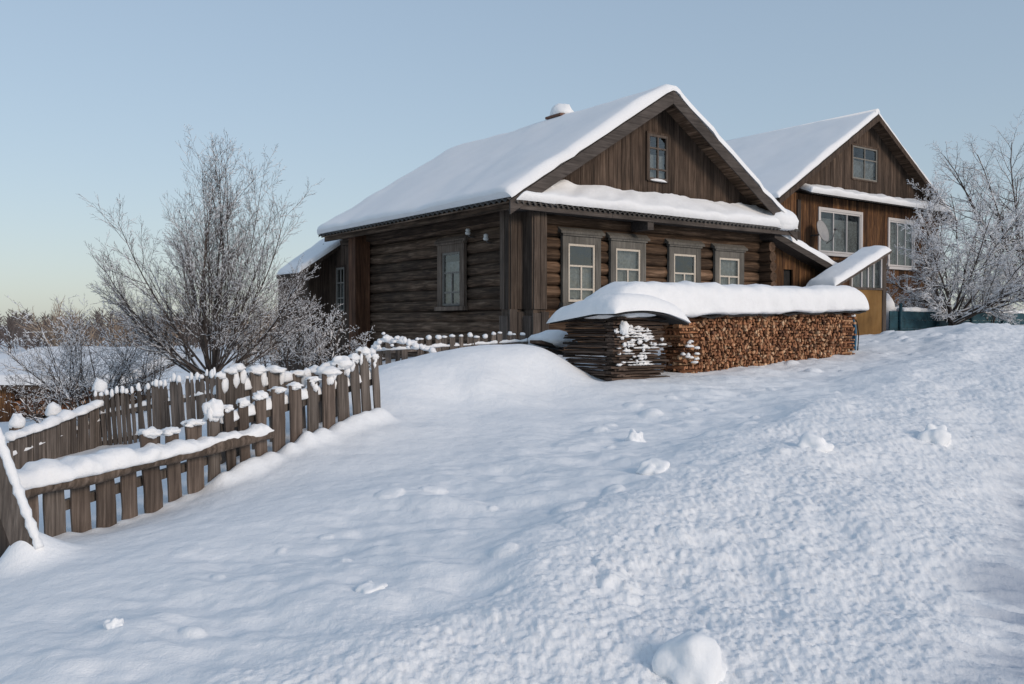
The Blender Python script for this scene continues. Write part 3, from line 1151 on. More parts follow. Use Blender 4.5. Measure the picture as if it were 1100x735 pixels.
    c = board_wall(MF, 7.72, 10.3, lambda u: 0.8, lambda u: 3.90 - 0.325 * (u - 7.6), 0.16, 0.02, 0.03, [wl], 21)
    lt = put(c, 'lean_to', 'board_amber')
    c = MB()
    c.box(10.2, 10.3, 0.02, 4.5, 0.9, 2.95)
    put(c, 'side_wall', 'board_amber', lt)
    c = MB()
    c.box(wl[0], wl[1], 0.03, 0.05, wl[2], wl[3])
    put(c, 'shade_panel', 'dark', lt)  # near-black panel paints the unlit inside of the wall hole

    def PT(u, v, t):
        return Vector((7.45 + 3.25 * u, -0.45 + 5.0 * v, 3.93 - 0.98 * u + t))
    q = [PT(u, v, t) for t in (-0.16, 0.0) for (u, v) in ((0, 0), (1, 0), (1, 1), (0, 1))]
    c = MB()
    c.add(q, [(3, 2, 1, 0), (4, 5, 6, 7), (0, 1, 5, 4), (1, 2, 6, 5), (2, 3, 7, 6), (3, 0, 4, 7)], 0.4)
    put(c, 'lean_to_roof', 'rake', lt)
    put(snow_slab(lambda u, v, t: PT(u, v, t + 0.004), 3.25, 5.0, 0.2, 0.15, 13, 0.05, 2.0, (0, 1, 1, 0), 0.15, 0.3, 0.03), 'snow_layer', 'cap_snow', lt)
    # lower annex behind the left side
    c = board_wall(ML, WB - 0.36, 11.2, lambda u: 0.3, lambda u: 3.2, 0.17, 0.62, 0.03, (), 31)
    c2 = board_wall(MF, -0.65, -0.02, lambda u: 0.3, lambda u: 3.9 if u > -0.3 else 3.4, 0.16, -WB + 0.36, 0.03, (), 32)
    c.add(c2.v, c2.f, 0.4)
    ax = put(c, 'annex', 'board')

    def PX(u, v, t):
        return Vector((-1.25 + 1.5 * u, 8.25 + 1.6 * v, 3.02 + 1.0 * u + t))
    q = [PX(u, v, t) for t in (-0.10, 0.0) for (u, v) in ((0, 0), (1, 0), (1, 1), (0, 1))]
    c = MB()
    c.add(q, [(3, 2, 1, 0), (4, 5, 6, 7), (0, 1, 5, 4), (1, 2, 6, 5), (2, 3, 7, 6), (3, 0, 4, 7)], 0.4)
    put(c, 'annex_roof', 'board', ax)
    put(snow_slab(lambda u, v, t: PX(u, v, t + 0.004), 1.5, 1.6, 0.16, 0.12, 17, 0.04, 2.0, (1, 1, 1, 1), 0.12, 0.2), 'snow_layer', 'cap_snow', ax)
    return h


def hloc(o, a, b, z):
    return o + D1 * a + D2 * b + Vector((0, 0, z))


def build_insulators():
    for (px, py, lab) in ((510.5, 250, 'white porcelain insulator on the side log wall, the one nearer the side window'),
                          (530, 256, 'white porcelain insulator on the side log wall, the one beside the corner boards')):
        u = (px - CX) / F
        b = (0.225 - u * 18) / (0.595 + u * 0.804)
        p = H0 + D2 * b
        z = at(px, py, p.y).z
        p = Vector((p.x, p.y, z))
        o = empty('insulator', p - D1 * 0.0, HROT, lab, 'insulator', 'insulators on the log wall')
        c = MB()
        c.tube([(0.0, 0, -0.1), (-0.14, 0, -0.1), (-0.19, 0, -0.06), (-0.19, 0, 0.0)], 0.012, 6)
        c.build('bracket', 'metal', o, True)
        c = MB()
        prof = [(0.02, -0.06), (0.055, -0.05), (0.06, -0.01), (0.042, 0.01), (0.05, 0.035), (0.045, 0.07), (0.0, 0.085)]
        c.loops([[Vector((-0.19 + r * math.cos(2 * PI * k / 12), r * math.sin(2 * PI * k / 12), z_)) for k in range(12)] for r, z_ in prof], 0, True, True, True)
        c.build('cup', 'porcelain', o, True)


# ------------------------------------------------------------------ second house
def build_house2():
    T2 = at(836, 210, 25.5)
    C2 = Vector((T2.x, T2.y, 0)) + D1 * 0.45 + D2 * 0.4
    zb = 1.2
    h = empty('plank_house', (C2.x, C2.y, zb), HROT, 'taller brown plank house with white framed windows behind the log house', 'house')
    am, zp, ze = 4.53, 8.30, 5.25
    slope = (zp - ze) / 4.98
    WA, WB = 9.06, 9.5

    def put(mb, name, mat, parent=h):
        return lift(mb, -zb).build(name, mat, parent, True)
    w1, w2, w3 = (2.05, 4.22, 3.86, 5.13), (5.88, 7.34, 3.58, 5.08), (3.73, 5.12, 6.26, 7.30)
    put(board_wall(MF, 0, WA, lambda u: 1.1, lambda u: 5.55, 0.15, 0.0, 0.03, [w1, w2], 51), 'plank_wall', 'board_amber')
    put(board_wall(ML, 0.02, WB, lambda u: 1.1, lambda u: 5.4, 0.15, 0.0, 0.03, (), 52), 'plank_wall', 'board_amber')
    c = MB()
    c.box(-0.035, 0.10, -0.075, -0.036, 1.1, 5.4)
    c.box(-0.075, -0.036, -0.04, 0.12, 1.1, 5.4)
    c.box(0.9, 1.05, -0.085, -0.045, 1.2, 5.35)
    put(c, 'corner_board', 'board_grey')
    c = MB()
    c.box(WA - 0.1, WA, 0.05, WB, 1.1, 5.4)
    c.box(0.05, WA, WB - 0.1, WB - 0.003, 1.1, 5.39)
    put(c, 'rear_wall', 'board')
    c = MB()
    c.box(0.3, WA - 0.3, 0.7, 0.8, 1.2, 5.3)
    c.box(am - 1.5, am + 1.5, 0.7, 0.8, 5.302, 7.2)
    put(c, 'shade_backing', 'dark')  # near-black screens added behind the windows, painted as unlit rooms
    gz0 = 5.62
    half = (zp - 0.06 - gz0) / slope
    put(board_wall(MF, am - half, am + half, lambda u: gz0, lambda u: max(gz0 + 0.02, zp - 0.06 - slope * abs(u - am)), 0.13, 0.01, 0.03, [w3], 53), 'gable', 'board')
    window(h, MF, zb, *w1, 0.09, 0.075, 0.02, 'sash_white', 'sash_white', [(0.33, 0, 1), (0.66, 0, 1)], [], 0)
    window(h, MF, zb, *w2, 0.09, 0.075, 0.02, 'sash_white', 'sash_white', [(0.35, 0, 1), (0.68, 0, 1)], [], 0)
    window(h, MF, zb, *w3, 0.06, 0.075, 0.03, 'sash_grey', 'board', [(0.5, 0.0, 1.0)], [0.63], 0, sill=False)
    f0, LB, eL, eR = -0.45, 10.2, -0.48, 9.54
    nl, nr = Vector((-slope, 0, 1)).normalized(), Vector((slope, 0, 1)).normalized()

    def PL(u, v, t):
        a = eL + (am - eL) * v
        return Vector((a, f0 + LB * u, zp - slope * (am - a))) + nl * t

    def PR(u, v, t):
        a = eR + (am - eR) * v
        return Vector((a, f0 + LB * u, zp - slope * (a - am))) + nr * t
    rf = corrugated(PL, 0, [0, 1], L=LB)
    r2 = corrugated(PR, 0, [1, 0], L=LB)
    rf.add(r2.v, r2.f, 0, True)
    roof = put(rf, 'roof', 'slate')
    c = MB()
    for Q in (PL, PR):
        q = [Q(0.003, 0, -0.05), Q(0.003, 1, -0.05), Q(0.99, 1, -0.05), Q(0.99, 0, -0.05)]
        q += [p - Vector((0, 0, 0.03)) for p in q]
        c.add(q, [(0, 1, 2, 3), (7, 6, 5, 4), (0, 4, 5, 1), (1, 5, 6, 2), (2, 6, 7, 3), (3, 7, 4, 0)], 0.4)
    put(c, 'soffit', 'log_y', roof)
    for Q in (PL, PR):
        p0, p1 = Q(0, 0, -0.02), Q(0, 1, -0.02)
        dy = 0.0 if Q is PL else 0.003
        q = []
        for y in (f0 - 0.03 - dy, f0):
            for p, dz in ((p0, -0.17), (p1, -0.19), (p1, 0.0), (p0, 0.0)):
                q.append(Vector((p.x, y, p.z + dz)))
        c = MB()
        c.add(q, [(3, 2, 1, 0), (4, 5, 6, 7), (0, 1, 5, 4), (1, 2, 6, 5), (2, 3, 7, 6), (3, 0, 4, 7)], 0.5)
        put(c, 'bargeboard', 'board', roof)
    Lr = math.hypot(am - eL, zp - ze)
    s = snow_slab(lambda u, v, t: PL(u, v, t + 0.01), LB, Lr, 0.16, 0.12, 61, 0.02, 2.0, (1, 1, 1, 0), 0.25, 0.25, 0.03)
    s2 = snow_slab(lambda u, v, t: PR(1 - u, v, t + 0.01), LB, Lr, 0.16, 0.12, 62, 0.02, 2.0, (1, 1, 1, 0), 0.25, 0.25, 0.03)
    s.add(s2.v, s2.f, 0, True)
    s.tube([(am, f0 + 0.02, zp + 0.07), (am, f0 + LB - 0.1, zp + 0.07)], 0.115, 12)
    put(s, 'roof_snow', 'roof_snow', roof)
    pn = Vector((0, -0.4, 0.6)).normalized()

    def PP(u, v, t):
        return Vector((0.95 + 7.9 * u, -0.5 + 0.48 * v, 5.5 + 0.2 * v)) + pn * t
    pr = put(corrugated(PP, 0, [0, 1], L=7.9), 'pent_roof', 'slate')
    put(snow_slab(lambda u, v, t: PP(u, v, t + 0.02), 7.9, 0.52, 0.17, 0.1, 64, 0.05, 2.0, (1, 1, 1, 0), 0.15, 0.12, 0.02), 'snow_layer', 'cap_snow', pr)
    # dish on the front wall
    zc = 4.42
    p = C2 + D1 * 1.62
    d = empty('satellite_dish', (p.x, p.y, zc), HROT, 'pale oval satellite dish mounted beside the white window of the plank house', 'satellite dish')
    c = MB()
    rings = []
    ax = Vector((0.10, -0.95, 0.28)).normalized()
    sx = ax.cross(Vector((0, 0, 1))).normalized()
    sz = sx.cross(ax)
    ctr = Vector((0, -0.42, 0))
    for j in range(7):
        r = 0.34 * j / 6
        rings.append([ctr + (sx * math.cos(2 * PI * k / 28) * 0.9 + sz * math.sin(2 * PI * k / 28)) * max(r, 0.004) + ax * (r * r * 0.35) for k in range(28)])
    rings += [[q - ax * 0.02 for q in r] for r in rings[::-1]]
    c.loops(rings, 0, True, True, True)
    c.build('dish', 'dish', d, True)
    c = MB()
    c.tube([(0, -0.03, -0.1), (0, -0.30, -0.1), ctr - ax * 0.03], 0.025, 8)
    c.tube([ctr - sz * 0.40 + ax * 0.03, ctr - sz * 0.34 + ax * 0.25, ctr + ax * 0.40 - sz * 0.1], 0.012, 6)
    c.tube([ctr + ax * 0.38 - sz * 0.1, ctr + ax * 0.46 - sz * 0.08], 0.035, 8)
    c.build('arm', 'metal', d, True)


# ------------------------------------------------------------------ porch shed and teal fence
def build_shed_and_fence():
    S0 = Vector(((893 - CX) / F * 22.0, 22.0, 0))
    zb = 1.1
    h = empty('porch_shed', (S0.x, S0.y, zb), HROT, 'small porch shed with a plywood door and a slanting snowy roof', 'shed')

    def put(mb, name, mat, parent=h):
        return lift(mb, -zb).build(name, mat, parent, True)

    def zr(a):
        return 2.62 + 0.40 * a
    c = MB()
    for a, w in ((0.75, 0.09), (2.28, 0.17)):
        c.box(a - w / 2, a + w / 2, -0.04, 0.10, 1.1, zr(a) - 0.06)
    c.box(-0.02, 0.1, 0, 0.1, 1.1, zr(0) - 0.05)
    put(c, 'post', 'board_grey')
    c = board_wall(MF, 0.1, 0.705, lambda u: 1.1, lambda u: zr(u) - 0.06, 0.15, 0.0, 0.025, (), 71)
    c2 = board_wall(ML, 0.02, 1.8, lambda u: 1.1, lambda u: 2.55, 0.15, 0.0, 0.025, (), 72)
    c.add(c2.v, c2.f, 0.4)
    c.box(2.30, 2.35, 0.11, 1.8, 1.1, 3.4)
    put(c, 'plank_wall', 'board_amber')
    c = MB()
    c.box(0.80, 2.19, -0.02, 0.02, 1.15, 2.52)
    d = put(c, 'door', 'ply')
    c = MB()
    c.box(0.79, 2.2, -0.05, -0.022, 2.525, 2.575)
    put(c, 'door_rail', 'board_grey', d)
    c = MB()
    for a in (0.83, 1.26, 1.55, 1.80, 2.16):
        c.box(a - 0.02, a + 0.02, -0.03, 0.02, 2.58, zr(a) - 0.08)
    wn_ = put(c, 'window', 'sash_white')
    c = MB()
    c.add([(0.8, -0.005, 2.58), (2.19, -0.005, 2.58), (2.19, -0.005, zr(2.19) - 0.08), (0.8, -0.005, zr(0.8) - 0.08)], [(0, 1, 2, 3)])
    put(c, 'pane', 'glass', wn_)
    c = MB()
    c.add([(0.8, 0.12, 2.5), (2.25, 0.12, 2.5), (2.25, 0.12, zr(2.19) - 0.1), (0.8, 0.12, zr(0.8) - 0.1)], [(0, 1, 2, 3)])
    put(c, 'curtain', 'curtain', wn_)

    def PS(u, v, t):
        a = -0.16 + 2.5 * u
        return Vector((a, -0.20 + 0.85 * v, zr(a) + t))
    q = [PS(u, v, t) for t in (-0.06, 0.0) for (u, v) in ((0, 0), (1, 0), (1, 1), (0, 1))]
    c = MB()
    c.add(q, [(3, 2, 1, 0), (4, 5, 6, 7), (0, 1, 5, 4), (1, 2, 6, 5), (2, 3, 7, 6), (3, 0, 4, 7)], 0.4)
    rf = put(c, 'roof', 'board_grey')
    put(snow_slab(lambda u, v, t: PS(u, v, t + 0.004), 2.5, 0.85, 0.16, 0.14, 74, 0.04, 2.0, (1, 1, 1, 1), 0.12, 0.12, 0.05), 'snow_layer', 'cap_snow', rf)
    # teal board fence to the right
    B0 = S0 + D1 * 2.55 + D2 * 0.0
    g = empty('teal_fence', (B0.x, B0.y, 1.0), HROT, 'low teal blue board fence with snow along its top, below the snowy tree', 'fence')

    def putg(mb, name, mat):
        return lift(mb, -1.0).build(name, mat, g, True)
    c = MB()
    x = 0.0
    while x < 12.0:
        w = 1.9
        for j in range(4):
            c.box(x + 0.005, x + w - 0.005, -0.03 + 0.004 * (j % 2), -0.004, 1.05 + 0.235 * j, 1.05 + 0.235 * j + 0.23)
        x += w
    putg(c, 'board_panel', 'teal')
    for i in range(7):
        x = 0.45 + 1.9 * i
        c = MB()
        c.tube([(x, -0.075, 0.9), (x, -0.075, 2.2 if i == 0 else 1.94)], 0.042, 10)
        putg(c, 'post', 'teal')
    path = [Vector((0.7 + 11 * i / 60, 0.08, 2.0)) for i in range(61)]
    sl = snow_loaf(path, (0, 1, 0), lambda t: 0.13, lambda t: 0.09 + 0.03 * math.sin(t * 40), lambda t: 0.03, 12, 81, 0.05)
    putg(sl, 'snow_ridge', 'cap_snow')
    # snow covered heap against the back of the fence
    p = B0 + D1 * 0.85 + D2 * 0.55
    c = MB()
    c.blob((p.x, p.y, 1.9), 0.22, 0.22, 0.55, 9, 0.3, 0.9, 14, 10)
    c.blob((p.x + 0.35, p.y + 0.25, 1.8), 0.36, 0.3, 0.32, 4, 0.3, 0.9, 14, 10)
    o = c.build('snow_heap', 'cap_snow', None, origin=(p.x, p.y, 1.4))
    tag(o, 'pointed white snow heap behind the left end of the teal fence', 'snow heap')

# ------------------------------------------------------------------ firewood and board stack
def wood_cross(rd, kind):
    if kind == 0:      # wedge
        a = rd.uniform(0.8, 1.3)
        pts = [(0, 0)] + [(math.cos(t), math.sin(t)) for t in np.linspace(0, a, 4)]
    elif kind == 1:    # half round
        pts = [(math.cos(t), math.sin(t)) for t in np.linspace(0, PI, 7)]
    elif kind == 2:    # split slab
        pts = [(-0.8, -0.3), (0.7, -0.45), (0.95, 0.15), (0.3, 0.5), (-0.7, 0.4)]
    else:              # small round
        pts = [(0.72 * math.cos(t), 0.72 * math.sin(t)) for t in np.linspace(0, 2 * PI, 9)[:-1]]
    cx = sum(p[0] for p in pts) / len(pts)
    cy = sum(p[1] for p in pts) / len(pts)
    return [((x - cx) * rd.uniform(0.88, 1.12), (y - cy) * rd.uniform(0.88, 1.12)) for x, y in pts]


def firewood_shape(rd, r, length):
    cs = wood_cross(rd, rd.choice([0, 0, 0, 1, 1, 2, 2, 3]))
    rings = []
    for i, x in enumerate((0, 0.5, 1.0)):
        k = r * rd.uniform(0.93, 1.07)
        rings.append([Vector((x * length, a * k, b * k)) for a, b in cs])
    return rings


def mesh_from_rings(name, rings, rnd, mat):
    mb = MB()
    mb.loops(rings, rnd, False, True, True)
    me = bpy.data.meshes.new(name)
    me.from_pydata([tuple(p) for p in mb.v], [], mb.f)
    a = me.attributes.new('rnd', 'FLOAT', 'FACE')
    a.data.foreach_set('value', np.array(mb.r, dtype=np.float32))
    me.materials.append(M[mat])
    return me


WP = Vector((0.19 * 14.4, 14.4, 0))              # near front corner of the firewood
WL = 4.85


def build_firewood():
    rd = random.Random(5)
    L = 0.47
    variants = [mesh_from_rings('firewood_log', firewood_shape(rd, 0.041, L), rd.random(), 'split') for _ in range(26)]
    spots = []      # (a, z, sideways?)
    z = 0.62
    row = 0
    while z < 1.90:
        a = 0.03 + (0.03 if row % 2 else 0)
        while a < WL:
            ztop = 1.75 + 0.12 * a / WL - 0.02
            p = WP + D1 * a
            if z < ztop and z > gz(p.x, p.y) - 0.08:
                end = a < 0.42 or a > WL - 0.42
                if not (end and row % 2):
                    spots.append((a + rd.uniform(-0.012, 0.012), z + rd.uniform(-0.012, 0.012), False))
            a += 0.060 * rd.uniform(0.85, 1.15)
        if row % 2:
            for s in (0.0, WL - 0.46):
                p = WP + D1 * s
                if z < 1.74 + 0.12 * s / WL and z > gz(p.x, p.y) - 0.08:
                    for b in (0.055, 0.15, 0.25, 0.35, 0.44):
                        spots.append((s - 0.01 + rd.uniform(-0.02, 0.02), z, b))
        z += 0.051
        row += 1
    spots.sort(key=lambda s: s[0])
    visible = [s for s in spots]
    front = MB()
    first = None
    n_ind = 0
    for (a, zz, side) in visible:
        me = rd.choice(variants)
        roll = rd.uniform(0, 2 * PI)
        sc = rd.uniform(0.75, 1.25)
        if side is False:
            p = WP + D1 * a - D2 * rd.uniform(0.0, 0.05)
            q = Matrix.Rotation(HROT + PI / 2 + rd.uniform(-0.05, 0.05), 4, 'Z')
        else:
            p = WP + D1 * a + D2 * side
            q = Matrix.Rotation(HROT + rd.uniform(-0.04, 0.04), 4, 'Z')
        mt = Matrix.Translation(Vector((p.x, p.y, zz))) @ q @ Matrix.Rotation(roll, 4, 'X') @ Matrix.Diagonal((1, sc, sc, 1))
        if n_ind < 230 and (side is False or side < 0.1 or a < 0.3):
            if first is None:
                o = bpy.data.objects.new('firewood_log', me)
                first = o
            else:
                o = first.copy()
                o.data = me
            COL.objects.link(o)
            o.matrix_world = mt
            WM[o.name] = mt
            tag(o, 'split orange brown firewood log stacked in the left end of the long woodpile', 'firewood', 'split logs of the long woodpile')
            n_ind += 1
        else:
            vs = [mt @ v.co for v in me.vertices]
            front.add(vs, [list(p_.vertices) for p_ in me.polygons], rd.random())
    o = front.build('firewood', 'split', None, origin=(WP.x, WP.y, 0.8))
    tag(o, 'rest of the long woodpile of orange brown split firewood before the windows', 'firewood', kind='stuff')
    o['group'] = 'split logs of the long woodpile'

    # felt sheet and thick snow over the pile
    c0 = WP + Vector((0, 0, 0))
    h = empty('woodpile_cover', (c0.x, c0.y, 1.78), HROT, 'long dark felt cover loaded with thick smooth snow on the firewood', 'cover')
    top, bot = [], []
    for i in range(90):
        a = -1.5 + 6.5 * i / 89
        zt = 0.0 + 0.12 * a / WL + 0.012 * math.sin(a * 9) + 0.02 * mnoise.noise(Vector((a * 3, 0, 0)))
        fr = -0.15 + 0.05 * mnoise.noise(Vector((a * 4, 5, 0)))
        top.append([Vector((a, fr, zt - 0.03 + 0.03 * mnoise.noise(Vector((a * 6, 9, 0))))), Vector((a, fr + 0.2, zt + 0.03)), Vector((a, 0.78, zt + 0.03))])
        bot.append([p - Vector((0, 0, 0.025)) for p in top[-1]])
    c = MB()
    c.loops([r + b[::-1] for r, b in zip(top, bot)], 0, False, True, True)
    c.build('felt_sheet', 'tar', h, True)
    path, ts = [], []
    m = 170
    for i in range(m + 1):
        t = i / m
        a = -1.62 + 6.72 * t
        path.append(Vector((a, 0.26, 0.05 + 0.12 * a / WL)))

    def endk(t):
        d = min(t * 6.72, (1 - t) * 6.72)
        R_ = 0.62 if t < 0.5 else 0.55
        return math.sqrt(max(0.0004, 1 - max(0, 1 - d / R_) ** 2))
    sl = snow_loaf(path, (0, 1, 0), lambda t: 0.49 * (0.75 + 0.25 * endk(t)), lambda t: (0.45 - 0.05 * t + 0.02 * math.sin(t * 7)) * endk(t) + 0.01,
                   lambda t: 0.085 + 0.03 * math.sin(t * 31) * math.sin(t * 7), 44, 91, 0.05, 2.6, 0.55)
    sl.build('snow_layer', 'cap_snow', h, True)
    # snow caught on the ragged left end of the pile
    c = MB()
    for i in range(14):
        a, zz = rd.uniform(-0.02, 0.35), rd.uniform(1.0, 1.4)
        p = WP + D1 * a - D2 * 0.05
        c.blob((p.x, p.y, zz), 0.05 * rd.uniform(.5, 1.3), 0.04, 0.03, i, 0.4)
    tag(c.build('clinging_snow', 'cap_snow', None, origin=(WP.x, WP.y, 1.2)), 'small patches of snow caught on the left end of the firewood', 'snow', kind='stuff')


SA = at(662, 409, 13.3)
SA.z = 0


def build_board_stack():
    rd = random.Random(15)
    z = 0.62
    top = 1.70
    k = 0
    t = 0.042
    first = None
    LA, LB_ = 1.0, 1.2
    while z < top:
        for d in range(3):
            mb = MB()
            w = rd.uniform(0.16, 0.24)
            th = t * rd.uniform(0.75, 1.0)
            if d == 0:        # along the front face
                ln = LA + rd.uniform(-0.10, 0.16)
                a0, a1, b0, b1 = -0.05 + rd.uniform(-0.06, 0.03), ln, rd.uniform(-0.02, 0.03), w
                if k % 2:
                    a0 += 0.04
            elif d == 1:      # along the left face
                ln = LB_ + rd.uniform(-0.12, 0.1)
                a0, a1, b0, b1 = rd.uniform(-0.03, 0.03), w, w + 0.03 if k % 2 == 0 else -0.03, ln
                if k % 2 == 0:
                    b0 = 0.25
            else:             # along the right side
                a0, a1, b0, b1 = LA - w - 0.05, LA - 0.03, 0.26, LB_ - 0.1
            L = (a1 - a0) if d == 0 else (b1 - b0)
            n = 6
            rings = []
            for i in range(n + 1):
                x = L * i / n
                jw = 0.012 * rd.uniform(-1, 1)
                jz = 0.006 * rd.uniform(-1, 1)
                hw = ((b1 - b0) if d == 0 else (a1 - a0)) / 2
                # waney slab: flat below, domed above
                rings.append([Vector((x, -hw + jw, jz)), Vector((x, hw, jz)), Vector((x, hw * 0.85, th * 0.8 + jz)), Vector((x, 0, th + jz)), Vector((x, -hw * 0.85 + jw, th * 0.8 + jz))])
            mb.loops(rings, rd.random(), False, True, True)
            me = bpy.data.meshes.new('slab_board')
            me.from_pydata([tuple(p) for p in mb.v], [], mb.f)
            me.materials.append(M['slab'])
            if d == 0:
                p = SA + D1 * a0 + D2 * ((b0 + b1) / 2)
                rot = HROT
            else:
                p = SA + D1 * ((a0 + a1) / 2) + D2 * b0
                rot = HROT + PI / 2
            if first is None:
                o = bpy.data.objects.new('slab_board', me)
                first = o
            else:
                o = first.copy()
                o.data = me
            COL.objects.link(o)
            o.location = (p.x, p.y, z + (0.0 if d == 0 else 0.004))
            o.rotation_euler = (rd.uniform(-0.03, 0.03), rd.uniform(-0.006, 0.006), rot + rd.uniform(-0.03, 0.03))
            WM[o.name] = Matrix.Translation(o.location) @ o.rotation_euler.to_matrix().to_4x4()
            tag(o, 'dark waney slab board lying in the square stack left of the firewood', 'board', 'slab boards of the square stack')
        z += t * 1.02
        k += 1
    # bent cover with snow
    h = empty('stack_cover', (SA.x, SA.y, 1.72), HROT, 'bent dark roofing sheet under a rounded snow load on the board stack', 'cover')

    def zt(a):
        return 0.10 - 0.15 * ((a - 0.35) / 0.9) ** 2 * (1 if a > 0.35 else 0.75)
    c = MB()
    n = 40
    top_, bot_ = [], []
    for i in range(n + 1):
        a = -0.22 + 1.55 * i / n
        r = []
        for j in range(9):
            b = -0.22 + 1.54 * j / 8
            dz = -0.17 * max(0, (b - 0.2)) / 1.4
            r.append(Vector((a, b + 0.02 * math.sin(a * 7), zt(a) + dz + 0.016 * math.sin(b * 40) * (1 if j in (0, 8) else 0))))
        top_.append(r)
        bot_.append([p - Vector((0, 0, 0.02)) for p in r])
    c.loops([t_ + b_[::-1] for t_, b_ in zip(top_, bot_)], 0, False, True, True)
    c.build('felt_sheet', 'tar', h, True)

    def P(u, v, t):
        a, b = -0.27 + 1.62 * u, -0.25 + 1.60 * v
        return Vector((a, b, zt(a) - 0.17 * max(0, (b - 0.2)) / 1.4 + 0.006 + t))
    s = snow_slab(P, 1.62, 1.60, 0.24, 0.26, 95, 0.03, 2.5, (1, 1, 1, 1), 0.06, 0.08, 0.04)
    s.build('snow_layer', 'cap_snow', h, True)
    # snow plastered on the front of the stack, and the lump on its corner
    c = MB()
    for i in range(120):
        a = min(0.95, abs(rd.gauss(0.42, 0.26)))
        zz = 1.60 - abs(rd.gauss(0.0, 0.33)) - 0.2 * abs(a - 0.35)
        zz = max(zz, 1.02)
        p = SA + D1 * a - D2 * rd.uniform(0.005, 0.03)
        mr = Matrix.Rotation(HROT, 4, 'Z')
        b2 = MB()
        if i % 3:
            zz = 0.62 + round((zz - 0.62) / 0.0428) * 0.0428 + 0.002
            b2.blob((0, 0, 0), rd.uniform(0.02, 0.10), 0.028, rd.uniform(0.007, 0.018), i, 0.9, 0.7, 16, 8, 0, 3.0)
        else:
            b2.blob((0, 0, 0), rd.uniform(0.02, 0.06), 0.022, rd.uniform(0.015, 0.035), i, 0.9, 0.9, 14, 8, 0, 2.6)
        c.add([Vector((p.x, p.y, zz)) + mr @ Vector(q) for q in b2.v], b2.f, 0, True)
    tag(c.build('clinging_snow', 'cap_snow', None, origin=(SA.x, SA.y, 1.2)), 'snow patches plastered on the front of the board stack', 'snow', kind='stuff')
    p = SA + D1 * 0.10 - D2 * 0.06
    c = MB()
    c.blob((p.x, p.y, 1.56), 0.075, 0.06, 0.11, 3, 0.4, 0.9, 16, 12, 0, 2.0)
    tag(c.build('snow_lump', 'cap_snow', None, origin=(p.x, p.y, 1.45)), 'rounded white snow lump on the front corner of the board stack', 'snow lump')
    # loose planks half buried left of the stack
    for i, (px, py, ln, rz, lab) in enumerate(((590, 377, 1.3, 0.3, 'dark plank half buried in snow left of the board stack, the lower one'),
                                               (588, 371, 1.1, 0.55, 'dark plank half buried in snow left of the board stack, the upper one'))):
        q = at(px, py, 14.6)
        mb = MB()
        mt = Matrix.Translation(q) @ Matrix.Rotation(HROT + rz, 4, 'Z') @ Matrix.Rotation(0.12, 4, 'Y')
        mb.box(-ln / 2, ln / 2, -0.1, 0.1, -0.025, 0.025, mat=mt)
        tag(mb.build('loose_plank', 'slab', None, origin=tuple(q)), lab, 'plank', 'loose planks beside the board stack')
    q = at(592, 368, 14.9)
    mb = MB()
    mb.blob(q, 0.42, 0.35, 0.2, 21, 0.3, 0.5, 16, 10)
    tag(mb.build('snow_lump', 'cap_snow', None, origin=tuple(q)), 'snow lump over the loose planks left of the board stack', 'snow lump')
    # blue panel leaning at the far end of the firewood
    e = WP + D1 * (WL + 0.12) + D2 * 0.25
    g = gz(e.x, e.y)
    o = empty('blue_panel', (e.x, e.y, g), HROT, 'narrow blue panel with a dark rim standing upright against the right end of the firewood', 'panel')
    mb = MB()
    rings = []
    for i in range(14):
        t_ = i / 13
        zz = -0.1 + 0.82 * t_
        w = 0.17 * math.sqrt(max(0.02, 1 - (max(0, t_ - 0.6) / 0.4) ** 2))
        rings.append([Vector((0.05 + 0.05 * t_, -w, zz)), Vector((0.09 + 0.05 * t_, 0, zz)), Vector((0.05 + 0.05 * t_, w, zz)), Vector((0.02 + 0.05 * t_, w * 0.9, zz)), Vector((0.06 + 0.05 * t_, 0, zz)), Vector((0.02 + 0.05 * t_, -w * 0.9, zz))])
    mb.loops(rings, 0, True, True, True)
    mb.build('body', 'blue', o, True)
    mb = MB()
    mb.tube([(0.09, -0.18, 0.0), (0.11, -0.19, 0.35), (0.12, -0.14, 0.62), (0.12, -0.06, 0.72)], 0.012, 6)
    mb.build('rim', 'dark', o, True)
    mb = MB()
    mb.blob((0.10, 0.0, 0.72), 0.07, 0.12, 0.06, 2, 0.3)
    mb.build('snow_cap', 'cap_snow', o, True)


# ------------------------------------------------------------------ fences
def on_fence(px, off=0.0):
    u = (px - CX) / F
    a = FA + FN * off
    t = (u * a.y - a.x) / (FD.x - u * FD.y)
    p = a + FD * t
    return Vector((p.x, p.y, 0)), t


